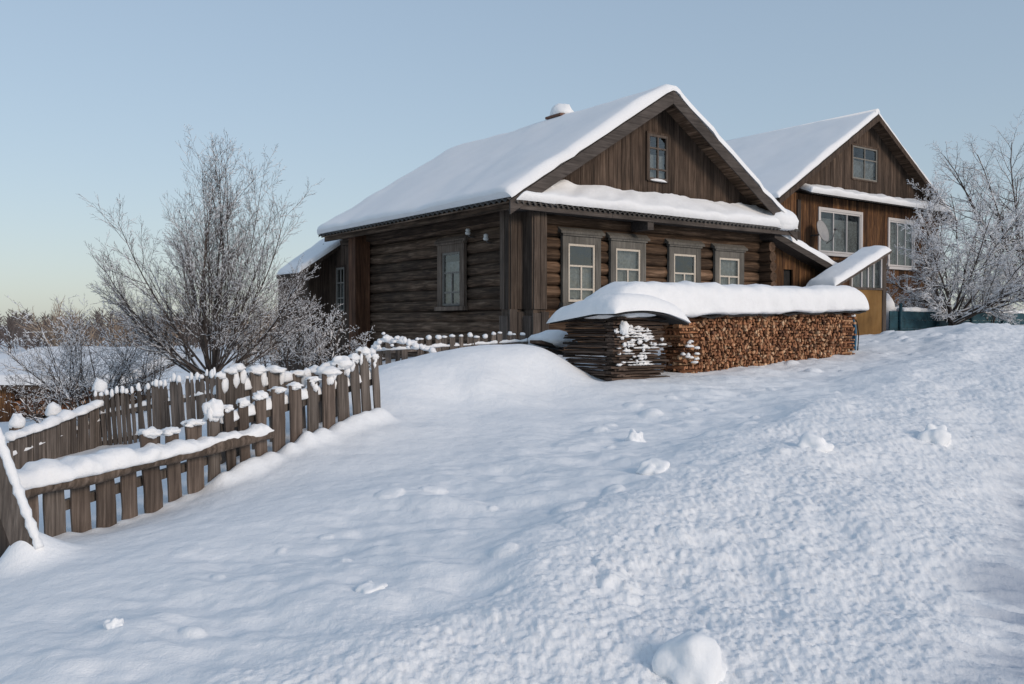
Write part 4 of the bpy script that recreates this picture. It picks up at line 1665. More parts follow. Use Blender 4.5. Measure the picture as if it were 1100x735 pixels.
def picket(mb_parent, p, zlo, zhi, w, lean, fdir, fn, seed, mat, wavy=0.012, thick=0.028, top='flat', cut=0.0, name='picket'):
    rd = random.Random(seed)
    n = 9
    L, Rr = [], []
    for i in range(n + 1):
        t = i / n
        z = zlo + (zhi - zlo) * t
        wl = w / 2 + wavy * mnoise.noise(Vector((z * 4, seed * 1.3, 0)))
        wr = w / 2 + wavy * mnoise.noise(Vector((z * 4, seed * 1.3, 9)))
        sh = lean * (z - zlo)
        if top == 'point' and i == n:
            wl *= 0.25
            wr *= 0.25
        L.append((sh - wl, z + (cut if i == n else 0)))
        Rr.append((sh + wr, z - (cut if i == n else 0)))
    rings = []
    for (a, za), (b, zb_) in zip(L, Rr):
        rings.append([p + fdir * a + fn * (thick / 2) + Vector((0, 0, za)), p + fdir * b + fn * (thick / 2) + Vector((0, 0, zb_)),
                      p + fdir * b - fn * (thick / 2) + Vector((0, 0, zb_)), p + fdir * a - fn * (thick / 2) + Vector((0, 0, za))])
    mb = MB()
    mb.loops(rings[::-1], rd.random(), False, True, True)
    return mb.build(name, mat, mb_parent), (rings[-1][0] + rings[-1][1] + rings[-1][2] + rings[-1][3]) / 4


def build_front_fence():
    rd = random.Random(33)
    h = empty('board_fence', (FA.x, FA.y, FA.z), math.atan2(FD.y, FD.x), 'leaning grey brown board fence with snow caps and a snowy rail, nearest the road', 'fence')
    s = 2.558
    C = lambda x, y: (x / s, 340 + y / s)
    # centre x, width, top y, base y (enlarged picture), wavy, material
    pk = [(8, 26, 470, 640, 1, 'fence_brown'), (88, 26, 440, 615, 1, 'fence_brown'),
          (150, 58, 440, 597, 1, 'fence'), (222, 54, 425, 592, 1, 'fence_brown'), (290, 64, 405, 585, 3, 'fence_brown'), (357, 45, 385, 572, 2, 'fence_brown'),
          (423, 55, 318, 550, 3, 'fence_brown'), (482, 41, 312, 522, 1, 'fence_brown'), (541, 50, 290, 500, 2, 'fence_brown'), (588, 38, 262, 478, 1, 'fence'),
          (640, 30, 250, 462, 1, 'fence_brown'), (676, 34, 236, 438, 1, 'fence_brown'), (719, 35, 216, 418, 2, 'fence_brown'), (766, 45, 200, 392, 1, 'fence_brown'),
          (816, 40, 190, 373, 1, 'fence_brown'), (860, 38, 172, 358, 1, 'fence'), (904, 46, 152, 342, 1, 'fence_brown'), (948, 42, 128, 320, 1, 'fence'),
          (986, 30, 112, 303, 1, 'fence'), (1012, 34, 94, 296, 1, 'fence'), (1041, 24, 110, 276, 1, 'fence')]
    for i, (cx, w, ty, by, wv, mat) in enumerate(pk):
        px, pyb = C(cx, by)
        _, pyt = C(cx, ty)
        p, t = on_fence(px, -0.02 if i % 2 else 0.0)
        zb_, zt_ = at(px, pyb, p.y).z - 0.22, at(px, pyt, p.y).z
        wm = 0.86 * w / s * p.y / (F * 0.84)
        o, tp = picket(h, p, zb_, zt_, wm, rd.uniform(-0.07, -0.01) if i < 18 else -0.09, FD, FN, i + 1, mat, 0.011 * wv, 0.022, 'flat', rd.uniform(-0.015, 0.015))
        # snow cap on its top
        c = MB()
        big = 1.2 if i in (9, 16, 17) else (0.86 if i > 9 else 0.95)
        rz = (0.042 if i not in (9, 16, 17) else (0.11 if i == 9 else 0.07)) * rd.uniform(0.7, 1.25)
        c.blob(tp + Vector((0, 0, -0.005)), wm * 0.60 * big, wm * 0.42 * big, rz, i * 3 + 1, 0.5, 0.75, 20, 14, 0, 2.0)
        c.blob(tp + FD * rd.uniform(-0.35, 0.35) * wm + Vector((0, 0, -0.02)), wm * rd.uniform(0.25, 0.4), wm * 0.34, rz * 0.7, i * 5 + 2, 0.5, 0.9, 14, 10, 0, 2.2)
        if i >= 15:      # snow frozen to the face below the cap
            for q in range(2):
                c.blob(tp + FN * 0.02 + FD * rd.uniform(-0.4, 0.4) * wm + Vector((0, 0, -0.04 - 0.05 * q)), wm * rd.uniform(0.14, 0.30), 0.028, rd.uniform(0.03, 0.07), q + i * 7, 0.6, 1.0, 12, 8, 0, 2.5)
        c.build('snow_cap', 'cap_snow', o)
        if i >= 9:
            g = on_fence(px + w / s * 0.62, 0.10)[0]
            BUMPS.append((g.x, g.y, rd.uniform(0.10, 0.15), rd.uniform(0.09, 0.15)))
        elif i >= 2:
            g = on_fence(px + w / s * 0.62, 0.0)[0]
            BUMPS.append((g.x, g.y, 0.09, 0.025))
    # wider boards standing behind the middle of the fence
    rb = [(604, 26, 166, 470), (634, 36, 152, 465), (668, 36, 142, 455), (715, 46, 150, 430), (768, 52, 148, 400), (826, 40, 158, 380), (878, 34, 150, 360), (925, 34, 136, 335)]
    for i, (cx, w, ty, by) in enumerate(rb):
        px, pyb = C(cx, by)
        _, pyt = C(cx, ty)
        p, t = on_fence(px, -0.42)
        zb_, zt_ = at(px, pyb, p.y).z - 0.25, at(px, pyt, p.y).z
        wm = 0.86 * w / s * p.y / (F * 0.84)
        o, tp = picket(h, p, zb_, zt_, wm, rd.uniform(-0.06, 0.02), FD, FN, i + 60, 'fence', 0.01, 0.03, 'flat', rd.uniform(-0.02, 0.02))
        c = MB()
        c.blob(tp, wm * 0.57, wm * 0.45, 0.05 * rd.uniform(0.8, 1.3), i * 3 + 70, 0.5, 0.6, 18, 12, 0, 2.0)
        c.blob(tp + FD * (wm * 0.5) + Vector((0, 0, -0.08)), 0.04, 0.05, 0.09, i + 90, 0.3, 1.0)
        c.build('snow_cap', 'cap_snow', o)
    # rails behind the boards, with snow lying on them in the gaps
    for (x0, y0, x1, y1, off) in ((235, 459, 402, 409, -0.07), (60, 545, 235, 490, -0.07), (232, 428, 380, 398, -0.47)):
        a, b = on_fence(x0, off)[0], on_fence(x1, off)[0]
        a.z, b.z = at(x0, y0, a.y).z, at(x1, y1, b.y).z
        mb = MB()
        mb.beam(a, b, 0.05, 0.08)
        o = mb.build('back_rail', 'fence', h)
        n = 60
        path = [a.lerp(b, i / n) + Vector((0, 0, 0.05)) for i in range(n + 1)]
        sl = snow_loaf(path, tuple(FN), lambda t: 0.05, lambda t: 0.09 + 0.04 * mnoise.noise(Vector((t * 30, x0, 0))), lambda t: 0.02, 10, int(x0), 0.03, 6)
        if x0 != 60:
            sl.build('rail_snow', 'cap_snow', o)
    # front rail: a rough log with a thick ridge of snow
    a, b = on_fence(8, 0.10)[0], on_fence(290, 0.10)[0]
    a.z, b.z = at(8, 531, a.y).z, at(290, 466, b.y).z
    n = 30
    pts, rad = [], []
    for i in range(n + 1):
        t = i / n
        p = a.lerp(b, t) + Vector((0, 0, 0.03 * mnoise.noise(Vector((t * 6, 1, 0))))) + FN * 0.015 * mnoise.noise(Vector((t * 6, 7, 0)))
        pts.append(p)
        rad.append(0.074 * (1 - 0.25 * t) * (1 + 0.2 * mnoise.noise(Vector((t * 11, 3, 0)))))
    mb = MB()
    mb.tube(pts, rad, 12, 0.5)
    rail = mb.build('front_rail', 'rail', h)
    n = 120
    path = [a.lerp(b, i / n) + Vector((0, 0, 0.052 - 0.012 * i / n)) - FN * (0.07 * (1 - i / n)) for i in range(n + 1)]

    def hh(t):
        e = min(1, (1 - t) / 0.03) ** 0.5 if t > 0.97 else 1
        return max(0.03, (0.11 * (1 - 0.6 * sstep(0.3, 0.72, t)) + 0.05 * mnoise.fractal(Vector((t * 13, 2, 0)), 1, 2, 3))) * max(0.1, e)
    sl = snow_loaf(path, tuple(FN), lambda t: 0.16 * (1 - 0.55 * float(sstep(0.3, 0.8, t))), lambda t: float(hh(t)), lambda t: 0.05, 20, 44, 0.035, 5.0, 0.7)
    sl.build('rail_snow', 'cap_snow', rail)

    # board leaning across the left end
    p0, p1 = at(-22, 452, 6.25), at(44, 640, 6.15)
    o = empty('leaning_board', (p1.x, p1.y, p1.z), 0, 'wide grey board leaning across the left end of the nearest fence', 'board')
    mb = MB()
    up = Vector((0.35, -0.93, 0.15))
    n = 12
    rings = []
    d = (p1 - p0).normalized()
    sx = Vector((d.z, 0, -d.x)).normalized()
    if sx.x < 0:
        sx = -sx
    nn = d.cross(sx).normalized()
    for i in range(n + 1):
        t = i / n
        q = p0.lerp(p1, t)
        wl = 0.076 + 0.008 * mnoise.noise(Vector((t * 5, 1, 0)))
        wr = 0.076 + 0.008 * mnoise.noise(Vector((t * 5, 8, 0)))
        rings.append([q - sx * wl - nn * 0.02, q + sx * wr - nn * 0.02, q + sx * wr + nn * 0.02, q - sx * wl + nn * 0.02])
    mb.loops(rings, 0.6, False, True, True)
    mb.build('plank', 'fence', o)
    mb = MB()
    n = 40
    path = [p0.lerp(p1, i / n * 0.76) + sx * (0.088 + 0.012 * i / n) for i in range(n + 1)]
    rings = []
    for i, q in enumerate(path):
        t = i / n
        r = 0.028 + 0.016 * mnoise.noise(Vector((t * 20, 0, 0)))
        rings.append([q + sx * math.cos(2 * PI * k / 10) * r * 1.1 + nn * math.sin(2 * PI * k / 10) * r * 1.2 for k in range(10)])
    mb.loops(rings, 0, True, True, True)
    mb.build('edge_snow', 'cap_snow', o)
    g = at(38, 592, 6.35)
    BUMPS.append((g.x, g.y, 0.22, 0.16))
    g = at(24, 596, 6.2)
    BUMPS.append((g.x, g.y, 0.14, 0.12))


def picket_row(h, pts_tops, n, wpx_m, depth_lo, seed, mat, top, lean=0.0, snow=True, tip=0.05, missing=()):
    """pickets between two ends: pts_tops = [(px, py_top, Y), (px, py_top, Y)]"""
    (xa, ya, Ya), (xb, yb, Yb) = pts_tops
    a, b = at(xa, ya, Ya), at(xb, yb, Yb)
    fd = Vector((b.x - a.x, b.y - a.y, 0)).normalized()
    fn = Vector((fd.y, -fd.x, 0))
    rd = random.Random(seed)
    for i in range(n):
        if i in missing:
            continue
        t = (i + 0.5) / n
        p = a.lerp(b, t)
        zt_ = p.z + rd.uniform(-0.025, 0.025)
        w = wpx_m * rd.uniform(0.75, 1.25)
        o, tp = picket(h, Vector((p.x, p.y, 0)) + fn * rd.uniform(-0.01, 0.01), zt_ - depth_lo, zt_, w, lean + rd.uniform(-0.05, 0.05), fd, fn, seed + i, mat, 0.004, 0.018, top)
        if snow:
            c = MB()
            c.blob(tp + Vector((0, 0, -0.01)), w * 0.55, w * 0.5, tip * rd.uniform(0.5, 1.4), i + seed, 0.3, 0.6, 8, 6)
            c.build('snow_cap', 'cap_snow', o)
    return a, b, fd, fn


def build_back_fences():
    a0 = at(110, 432, 12.0)
    h = empty('picket_fence', (a0.x, a0.y, a0.z - 0.7), 0, 'weathered picket fence bending round the yard behind the nearest board fence', 'fence')
    A = picket_row(h, [(10, 474, 10.6), (107, 437, 12.0)], 24, 0.078, 0.85, 200, 'fence', 'flat', snow=False)
    n = 60
    path = [A[0].lerp(A[1], i / n) + Vector((0, 0, 0.02)) for i in range(n + 1)]
    sl = snow_loaf(path, tuple(A[3]), lambda t: 0.09, lambda t: 0.07 + 0.02 * math.sin(t * 33), lambda t: 0.02, 12, 202, 0.04, 5)
    sl.build('snow_ridge', 'cap_snow', h)
    B = picket_row(h, [(107, 425, 12.0), (240, 399, 11.6)], 25, 0.056, 0.95, 240, 'fence', 'point', lean=-0.08, tip=0.055)
    for (S, dz) in ((A, -0.22), (B, -0.28), (B, -0.65)):
        mb = MB()
        a, b = S[0] + Vector((0, 0, dz)) - S[3] * 0.03, S[1] + Vector((0, 0, dz)) - S[3] * 0.03
        mb.beam(a, b, 0.035, 0.06)
        o = mb.build('back_rail', 'fence', h)
        path = [a.lerp(b, i / 50) + Vector((0, 0, 0.035)) for i in range(51)]
        snow_loaf(path, tuple(S[3]), lambda t: 0.03, lambda t: 0.05, lambda t: 0.01, 8, 5, 0.02, 8).build('rail_snow', 'cap_snow', o)
    for (px, py, Y, r) in ((18, 456, 11.0, 0.085), (57, 443, 11.7, 0.085), (107, 418, 12.4, 0.09)):
        p = at(px, py, Y)
        mb = MB()
        mb.tube([(p.x, p.y, p.z - 0.9), (p.x, p.y, p.z)], [r * 1.05, r], 10, RND.random(), True, True)
        o = mb.build('post', 'rail', h)
        mb = MB()
        mb.blob(p + Vector((0, 0, -0.01)), r * 1.15, r * 1.15, 0.14, int(px), 0.35, 0.4, 16, 12, 0, 1.8)
        mb.build('snow_cap', 'cap_snow', o)
    a0 = at(480, 380, 14.5)
    h = empty('picket_fence', (a0.x, a0.y, a0.z - 0.3), 0, 'short picket fence with snow tipped slats below the log wall', 'fence')
    G = picket_row(h, [(404, 367, 14.2), (566, 357, 14.9)], 19, 0.085, 0.7, 300, 'fence', 'flat', tip=0.038, missing=(4,))
    mb = MB()
    a, b = G[0] + Vector((0, 0, -0.17)) - G[3] * 0.03, G[1] + Vector((0, 0, -0.17)) - G[3] * 0.03
    mb.beam(a, b, 0.035, 0.06)
    o = mb.build('back_rail', 'fence', h)
    path = [a.lerp(b, i / 60) + Vector((0, 0, 0.03)) for i in range(61)]
    snow_loaf(path, tuple(G[3]), lambda t: 0.05, lambda t: 0.03 + 0.012 * math.sin(t * 50), lambda t: 0.02, 10, 6, 0.03, 8).build('rail_snow', 'cap_snow', o)


# ------------------------------------------------------------------ trees
def add_snow(sb, p, q, r, rd, amount, size=1.0):
    d = q - p
    ln = d.length
    if ln < 1e-4:
        return
    flat = math.sqrt(d.x * d.x + d.y * d.y) / ln
    if flat < 0.25 or rd.random() > amount * (0.45 + flat):
        return
    up = Vector((0, 0, 1))
    rr = (r * 0.7 + 0.0055 * amount) * size * rd.uniform(0.7, 1.3)
    sb.tube([p + up * (r * 0.6 + rr * 0.3), (p + q) / 2 + up * (r * 0.6 + rr * 0.6), q + up * (r * 0.6 + rr * 0.3)], [rr * 0.6, rr, rr * 0.6], 5, 0, True)


def grow(tb, wb, sb, p, d, length, r, level, spec, rd):
    """one branch and its children; spec per level: segments, bend up, wander, children, child length, child angle"""
    sg, upb, wan, nch, cl, ca, r_end = spec[level]
    n = sg
    pts, rad = [p.copy()], [r]
    dirs = []
    d = d.normalized()
    step = length / n
    for i in range(n):
        d = (d + Vector((rd.gauss(0, wan), rd.gauss(0, wan), rd.gauss(0, wan) + upb))).normalized()
        p = p + d * step
        pts.append(p)
        dirs.append(d.copy())
        rad.append(max(0.0016, r + (r * r_end - r) * (i + 1) / n))
    tgt = wb if level <= 1 else tb
    tgt.tube(pts, rad, 6 if level <= 1 else (4 if level == 2 else 3), rd.random(), False)
    if sb is not None:
        for i in range(n):
            add_snow(sb, pts[i], pts[i + 1], rad[i], rd, spec['snow'], spec.get('size', 1.0))
    if level + 1 in spec and nch:
        for c in range(nch):
            t = (0.18 if level else 0.0) + (0.82 if level else 1.0) * (c + rd.uniform(0.1, 0.9)) / nch
            i = min(n - 1, int(t * n))
            f = t * n - i
            q = pts[i].lerp(pts[i + 1], min(1, f))
            dd = dirs[i]
            s = dd.orthogonal().normalized()
            s.rotate(Matrix.Rotation(rd.uniform(0, 2 * PI), 3, dd))
            ang = ca * rd.uniform(0.6, 1.35)
            nd = dd * math.cos(ang) + s * math.sin(ang)
            grow(tb, wb, sb, q, nd, length * cl * rd.uniform(0.6, 1.25) * (1 - 0.45 * t), max(0.0022, rad[i] * 0.55), level + 1, spec, rd)


def tree(name, base, stems, spec, label, cat, seed, twig='twig', bark='bark', group=None, trunk=None):
    rd = random.Random(seed)
    o = empty(name, tuple(base), 0, label, cat, group)
    tb, wb, sb = MB(), MB(), MB()
    if trunk:
        wb.tube([Vector(base) - Vector((0, 0, 0.4)), Vector(base) + Vector((0.02, 0, 0.1)), Vector(base) + Vector((0, 0.02, trunk[0]))], [trunk[1] * 1.2, trunk[1], trunk[1] * 0.85], 9, 0.5)
    for (off, d, ln, r) in stems:
        grow(tb, wb, sb, Vector(base) + Vector(off), Vector(d), ln, r, 1, spec, rd)
    wb.build('trunk', bark, o)
    tb.build('crown', twig, o)
    if sb.v:
        sb.build('branch_snow', 'branch_snow', o)
    return o


def build_trees():
    rd = random.Random(77)
    # level: segments, upward pull, wander, children, child length ratio, child angle, end radius ratio
    spec = {1: (9, 0.065, 0.055, 17, 0.38, 0.58, 0.16), 2: (6, 0.07, 0.08, 9, 0.48, 0.60, 0.25), 3: (4, 0.06, 0.12, 4, 0.55, 0.6, 0.3), 4: (3, 0.03, 0.12, 0, 0, 0, 0.4), 'snow': 0.34}
    b = at(228, 412, 16.0)
    b.z -= 0.25
    stems = []
    for i in range(21):
        az = 2 * PI * i * 0.381966 + rd.uniform(-0.2, 0.2)
        tl = R([8, 20, 32, 44, 54, 62][i % 6]) * rd.uniform(0.8, 1.15)
        ln = 3.75 - 1.15 * (tl / R(60))
        stems.append(((0.09 * math.cos(az), 0.09 * math.sin(az), 0.25 + rd.uniform(0, 0.3)), (math.sin(tl) * math.cos(az), math.sin(tl) * math.sin(az), math.cos(tl)), ln * rd.uniform(0.88, 1.05), rd.uniform(0.016, 0.030)))
    for (dx, dz, ln) in ((0.1, 1, 3.7), (-0.15, 1, 3.6), (-0.9, 0.8, 2.7), (0.85, 0.75, 2.5), (-1.0, 0.5, 2.3), (1.0, 0.45, 2.1)):
        stems.append(((0, 0, 0.25), (dx, rd.uniform(-0.2, 0.2), dz), ln, 0.034))
    tree('bare_tree', b, stems, spec, 'tall bare many stemmed tree behind the nearest fence, left of the log house', 'tree', 3, trunk=(0.30, 0.065))
    # heavy snowy tree on the right
    spec2 = {1: (9, 0.045, 0.10, 19, 0.34, 0.8, 0.25), 2: (6, 0.05, 0.14, 11, 0.42, 0.8, 0.3), 3: (4, 0.02, 0.15, 4, 0.5, 0.7, 0.4), 4: (3, 0.0, 0.15, 0, 0, 0, 0.5), 'snow': 0.72, 'size': 1.0}
    b = at(1022, 338, 24.6)
    b.z = 1.5
    stems = []
    for i, (dx, dy, dz, ln) in enumerate(((-0.15, 0, 1, 3.7), (0.12, 0.2, 1, 3.9), (0.35, -0.2, 1, 3.9), (-0.4, 0.2, 1, 3.8), (0.7, 0, 0.9, 4.4), (-0.8, -0.3, 0.75, 2.7), (-0.8, 0.1, 0.45, 2.3),
                                          (1.0, -0.2, 0.42, 4.6), (1.0, 0.1, 0.22, 4.4), (0.9, -0.5, 0.7, 4.2), (0.2, -0.5, 0.9, 3.5), (-0.5, -0.6, 0.4, 2.0), (0.5, 0.6, 0.9, 4.3), (-0.3, -0.4, 0.95, 3.5), (0.6, -0.5, 0.12, 3.4), (1.0, -0.3, 0.55, 4.6), (0.9, 0.3, 0.75, 4.6), (-0.9, 0.3, 0.25, 2.2), (0.8, -0.7, 0.3, 3.4))):
        stems.append(((rd.uniform(-0.1, 0.1), rd.uniform(-0.1, 0.1), rd.uniform(0.0, 0.4)), (dx, dy, dz), ln, rd.uniform(0.024, 0.042)))
    tree('snowy_tree', b, stems, spec2, 'spreading snow laden tree over the teal fence before the plank house', 'tree', 9, trunk=(0.4, 0.10))
    # small second tree at the frame's right edge, further back
    b = at(1112, 330, 29)
    b.z = 1.7
    stems = [((0, 0, 0.3), (rd.uniform(-0.6, 0.5), rd.uniform(-0.4, 0.4), 1), rd.uniform(4.2, 6.0), 0.05) for _ in range(9)]
    tree('snowy_tree', b, stems, {**spec2, 'snow': 0.5}, 'thinner snowy tree further back at the right edge behind the spreading one', 'tree', 19, trunk=(0.5, 0.12))
    # shrubs
    sp3 = {1: (7, 0.06, 0.12, 10, 0.42, 0.7, 0.3), 2: (5, 0.04, 0.15, 6, 0.5, 0.7, 0.4), 3: (3, 0.02, 0.18, 3, 0.6, 0.6, 0.5), 4: (2, 0, 0.2, 0, 0, 0, 0.5), 'snow': 0.8}

    def shrub(px, py, Y, n, hmin, hmax, spread, label, seed, snow=0.8, dz=0):
        b_ = at(px, py, Y)
        b_.z = 1.5 if dz else min(b_.z, gz(b_.x, b_.y)) - 0.05
        st = []
        for i in range(n):
            az = rd.uniform(0, 2 * PI)
            s_ = spread * rd.uniform(0.2, 1)
            st.append(((0.15 * math.cos(az), 0.15 * math.sin(az), 0), (s_ * math.cos(az), s_ * math.sin(az), 1), rd.uniform(hmin, hmax) * 0.9, rd.uniform(0.010, 0.018)))
        return tree('shrub', b_, st, {**sp3, 'snow': snow * 0.30, 'size': 1.9}, label, 'shrub', seed)
    shrub(96, 445, 19.0, 22, 1.9, 3.0, 0.6, 'dense snow dusted shrub with tall shoots right of the low shed', 41, 1.1)
    shrub(58, 440, 17.0, 10, 1.0, 1.7, 1.0, 'low spreading shrub with thin twigs before the low shed roof', 42, 0.6)
    shrub(150, 430, 19.5, 13, 1.3, 2.0, 0.8, 'bushy shrub with frosted twigs under the left side of the tall tree', 43)
    shrub(350, 400, 18.6, 9, 0.9, 1.8, 0.4, 'snow speckled shrub before the boarded rear wall of the log house', 44, 0.9)
    shrub(318, 400, 20.5, 13, 1.2, 2.2, 0.6, 'snowy shrub between the tall tree and the log house', 45, 1.0)
    shrub(382, 395, 17.0, 6, 0.5, 1.0, 0.5, 'small snowy shrub at the red brown corner boards of the log house', 46, 0.9)
    shrub(283, 405, 22.0, 12, 1.2, 2.2, 0.8, 'greyish shrub seen through the lower right branches of the tall tree', 47, 0.8)
    shrub(1062, 340, 27.0, 16, 1.6, 2.6, 0.8, 'tangled snowy shrub behind the teal fence, under the spreading tree', 48, 1.6, 1)
    shrub(990, 340, 26.2, 12, 1.0, 1.7, 0.8, 'dark snowy shrub between the teal fence and the plank house', 49, 1.4, 1)
    # bowed snowy branch by the small picket fence
    o = empty('bowed_branch', tuple(at(400, 385, 13.9)), 0, 'snow laden branch bowed over the short picket fence', 'branch')
    mb, sb = MB(), MB()
    pth = [at(396, 392, 13.9), at(402, 376, 13.9), at(414, 367, 13.9), at(430, 368, 13.9), at(448, 374, 13.9), at(468, 381, 13.9)]
    pts = []
    for i in range(len(pth) - 1):
        for j in range(5):
            pts.append(pth[i].lerp(pth[i + 1], j / 5))
    mb.tube(pts, [0.014 * (1 - 0.7 * i / len(pts)) for i in range(len(pts))], 6, 0)
    for i, p in enumerate(pts):
        sb.blob(p + Vector((rd.uniform(-.03, .03), rd.uniform(-.03, .03), 0.03 + rd.uniform(-0.03, .02))), rd.uniform(0.04, 0.09), rd.uniform(0.04, 0.08), rd.uniform(0.03, 0.07), i, 0.4, 0.8, 8, 6)
        if i % 2:
            q = p + Vector((rd.uniform(-.15, .15), rd.uniform(-.1, .1), rd.uniform(-.05, .16)))
            mb.tube([p, q], [0.005, 0.003], 4, 0)
            sb.blob(q, 0.03, 0.03, 0.025, i + 50, 0.4, 0.8, 8, 6)
    mb.build('stem', 'twig', o)
    sb.build('branch_snow', 'branch_snow', o)

    # distant grove in low sun and the far wood
    spg = {1: (5, 0.08, 0.08, 9, 0.45, 0.6, 0.3), 2: (4, 0.06, 0.12, 7, 0.5, 0.6, 0.4), 3: (3, 0.03, 0.15, 3, 0.6, 0.6, 0.5), 'snow': 0.0}
    for i, (px, pyt, Y, lab) in enumerate(((62, 331, 75, 'pale frosted tree lit by the sun above the low shed, leftmost of the distant grove'),
                                           (84, 338, 80, 'pale frosted tree of the distant grove behind the tall shrub shoots'),
                                           (128, 342, 85, 'frosted distant tree showing left of the tall bare tree'),
                                           (262, 330, 70, 'frosted distant tree seen through the right half of the tall bare tree'),
                                           (297, 328, 66, 'frosted distant tree between the tall bare tree and the log house'),
                                           (180, 345, 80, 'frosted distant tree seen through the left half of the tall bare tree'))):
        g_ = at(px, 400, Y)
        b_ = Vector((g_.x, g_.y, gz(g_.x, g_.y) - 0.2))
        top = at(px, pyt, Y).z
        H = (top - b_.z)
        st = []
        for k in range(11):
            az = rd.uniform(0, 2 * PI)
            s_ = rd.uniform(0.05, 0.7)
            st.append(((0, 0, H * rd.uniform(0.05, 0.3)), (s_ * math.cos(az), s_ * math.sin(az), 1), H * rd.uniform(0.6, 0.85), 0.10))
        rr = random.Random(i)
        o = empty('frosted_tree', tuple(b_), 0, lab, 'tree', 'sunlit frosted trees of the distant grove')
        tb, wb = MB(), MB()
        wb.tube([b_, b_ + Vector((0, 0, H * 0.4))], [0.13, 0.09], 6)
        for (off, d, ln, r) in st:
            grow(tb, wb, None, b_ + Vector(off), Vector(d), ln, r, 1, spg, rr)
        # thicken twigs a little: hoar frost
        wb.build('trunk', 'frost_twig', o)
        tb.build('crown', 'frost_twig', o)
    mb = MB()
    rr = random.Random(99)
    for i in range(420):
        px = rr.uniform(-140, 345)
        Y = rr.uniform(120, 190)
        g_ = at(px, 360, Y)
        z0 = gz(g_.x, g_.y)
        H = rr.uniform(3.8, 6.0) * (Y / 150) * (1.0 + 0.25 * mnoise.noise(Vector((px * 0.03, 0, 0))))
        x, y = g_.x, g_.y
        mb.tube([(x, y, z0), (x, y, z0 + H)], [0.10, 0.03], 3, rr.random(), False)
        for k in range(26):
            t = rr.uniform(0.08, 0.95)
            az = rr.uniform(0, 2 * PI)
            ln = H * 0.34 * (1.05 - t) + 0.4
            p = Vector((x, y, z0 + H * t))
            q = p + Vector((math.cos(az) * ln, math.sin(az) * ln, ln * rr.uniform(0.4, 1.4)))
            mb.tube([p, q], [0.075, 0.03], 3, rr.random(), False)
    tag(mb.build('distant_wood', 'far_twig'), 'grey brown leafless wood along the far horizon at the left', 'wood', kind='stuff')


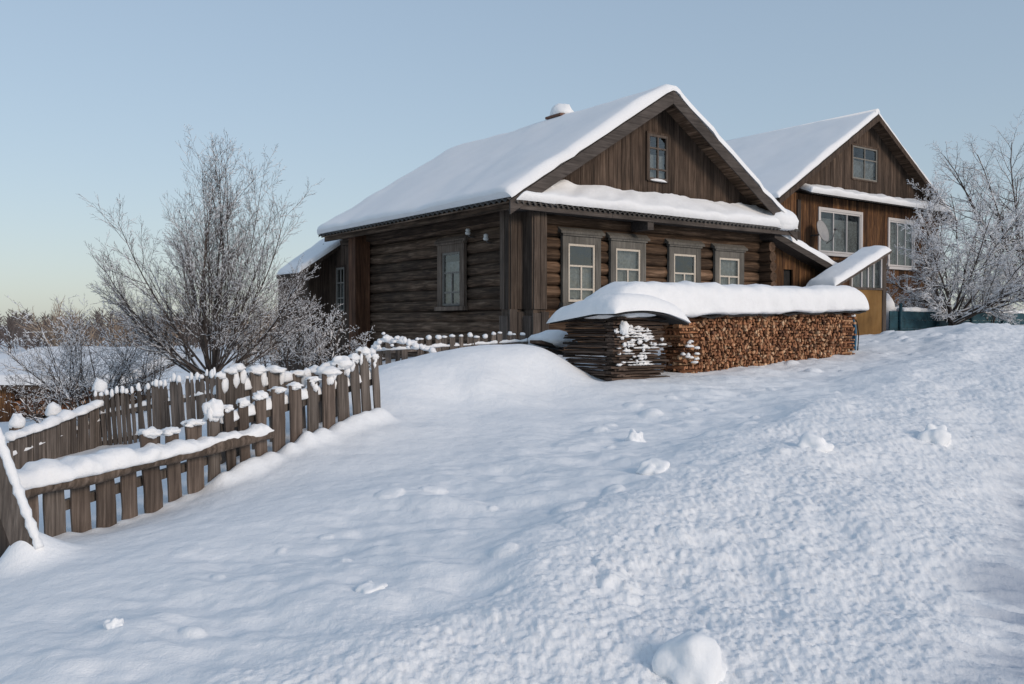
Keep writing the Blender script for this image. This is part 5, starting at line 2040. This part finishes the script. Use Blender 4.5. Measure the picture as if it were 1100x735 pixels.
# ------------------------------------------------------------------ low shed far left
def build_low_shed():
    rd = random.Random(4)
    x0, x1, y0 = at(-60, 412, 25.0).x, at(135, 412, 25.0).x, 25.0
    zg = gz(-13, 25) - 0.1
    h = empty('low_shed', (x0, y0, zg), 0, 'low open wood shed under a flat snowy roof at the far left', 'shed')
    ze = at(0, 413, 25).z
    mb = MB()
    mb.add([(x0, y0 - 0.3, ze - 0.12), (x1, y0 - 0.3, ze - 0.12), (x1, y0 + 5.5, ze + 0.60), (x0, y0 + 5.5, ze + 0.60),
            (x0, y0 - 0.3, ze), (x1, y0 - 0.3, ze), (x1, y0 + 5.5, ze + 0.72), (x0, y0 + 5.5, ze + 0.72)],
           [(3, 2, 1, 0), (4, 5, 6, 7), (0, 1, 5, 4), (1, 2, 6, 5), (2, 3, 7, 6), (3, 0, 4, 7)], 0.3)
    rf = mb.build('roof', 'board', h)

    def P(u, v, t):
        return Vector((x0 - 0.05 + (x1 - x0 + 0.1) * u, y0 - 0.38 + 5.9 * v, ze + 0.005 + 0.74 * v + t))
    snow_slab(P, x1 - x0 + 0.1, 5.9, 0.24, 0.14, 401, 0.04, 1.5, (1, 1, 1, 1), 0.2, 0.25, 0.03).build('snow_layer', 'roof_snow', rf)
    mb = MB()
    mb.box(x0, x1, y0 + 1.6, y0 + 1.66, zg, ze)
    mb.box(x0, x0 + 0.06, y0, y0 + 1.6, zg, ze)
    mb.build('back_wall', 'board', h)
    for px in (8, 62, 112):
        p = at(px, 430, y0)
        mb = MB()
        w = 0.17 if px == 8 else 0.06
        mb.box(p.x - w, p.x + w, y0 - 0.1, y0 + 0.06, zg, ze - 0.1)
        mb.build('post', 'board_amber', h)
    # logs stored inside
    L = 0.5
    variants = [mesh_from_rings('firewood_log', [[Vector((q.x, q.y * 1.0, q.z)) for q in r] for r in firewood_shape(rd, 0.10, L)], rd.random(), 'split') for _ in range(5)]
    first = None
    xa, xb = at(17, 420, 25.3).x, at(108, 420, 25.3).x
    for row in range(5):
        n = 14
        for i in range(n):
            me = rd.choice(variants)
            if first is None:
                o = bpy.data.objects.new('firewood_log', me)
                first = o
            else:
                o = first.copy()
                o.data = me
            COL.objects.link(o)
            o.location = (xa + (xb - xa) * (i + 0.5) / n + rd.uniform(-0.03, 0.03), y0 + 0.25, ze - 0.24 - 0.145 * row)
            o.rotation_euler = (rd.uniform(0, 6), 0, PI / 2)
            WM[o.name] = Matrix.Translation(o.location)
            tag(o, 'orange firewood log stored under the roof of the low shed', 'firewood', 'firewood logs in the low shed')


# ------------------------------------------------------------------ loose snow chunks
def build_chunks():
    for i, (px, py, Y, w, hgt, lab) in enumerate((
            (741, 694, 4.15, 0.165, 0.19, 'large pale snow boulder at the lower edge, biggest of the chunks'),
            (683, 473, 9.4, 0.10, 0.13, 'upright snow chunk standing alone on the shaded slope below the firewood'),
            (1004, 480, 8.9, 0.16, 0.17, 'rounded snow chunk on the ploughed bank towards the right edge'),
            (872, 492, 8.1, 0.17, 0.12, 'flat snow chunk left of the rounded one on the ploughed bank'),
            (702, 520, 7.3, 0.14, 0.10, 'low snow chunk on the slope below the upright chunk'),
            (123, 689, 4.75, 0.05, 0.045, 'small snow crumb on the smooth snow at the lower left'),
            (398, 642, 5.1, 0.10, 0.05, 'low snow crumb on the smooth snow left of the ploughed bank'))):
        p = at(px, py, Y)
        z = float(height(np.array([p.x]), np.array([p.y]))[0])
        mb = MB()
        mb.blob((p.x, p.y, z - hgt * 0.12), w, w * 0.85, hgt, i + 11, 0.45, 0.8, 56, 40, 0, 1.5)
        mb.v = [tuple(Vector(v) + Vector((1, 1, 1)) * 0.07 * w * mnoise.fractal(Vector(v) * (1.3 / w), 0.8, 2.1, 6)) for v in mb.v]
        tag(mb.build('snow_chunk', 'snow', None, origin=(p.x, p.y, z)), lab, 'snow chunk', 'loose chunks on the snow')


build_house()
build_insulators()
build_house2()
build_shed_and_fence()
build_firewood()
build_board_stack()
build_front_fence()
build_back_fences()
build_trees()
build_low_shed()
build_ground()
build_chunks()
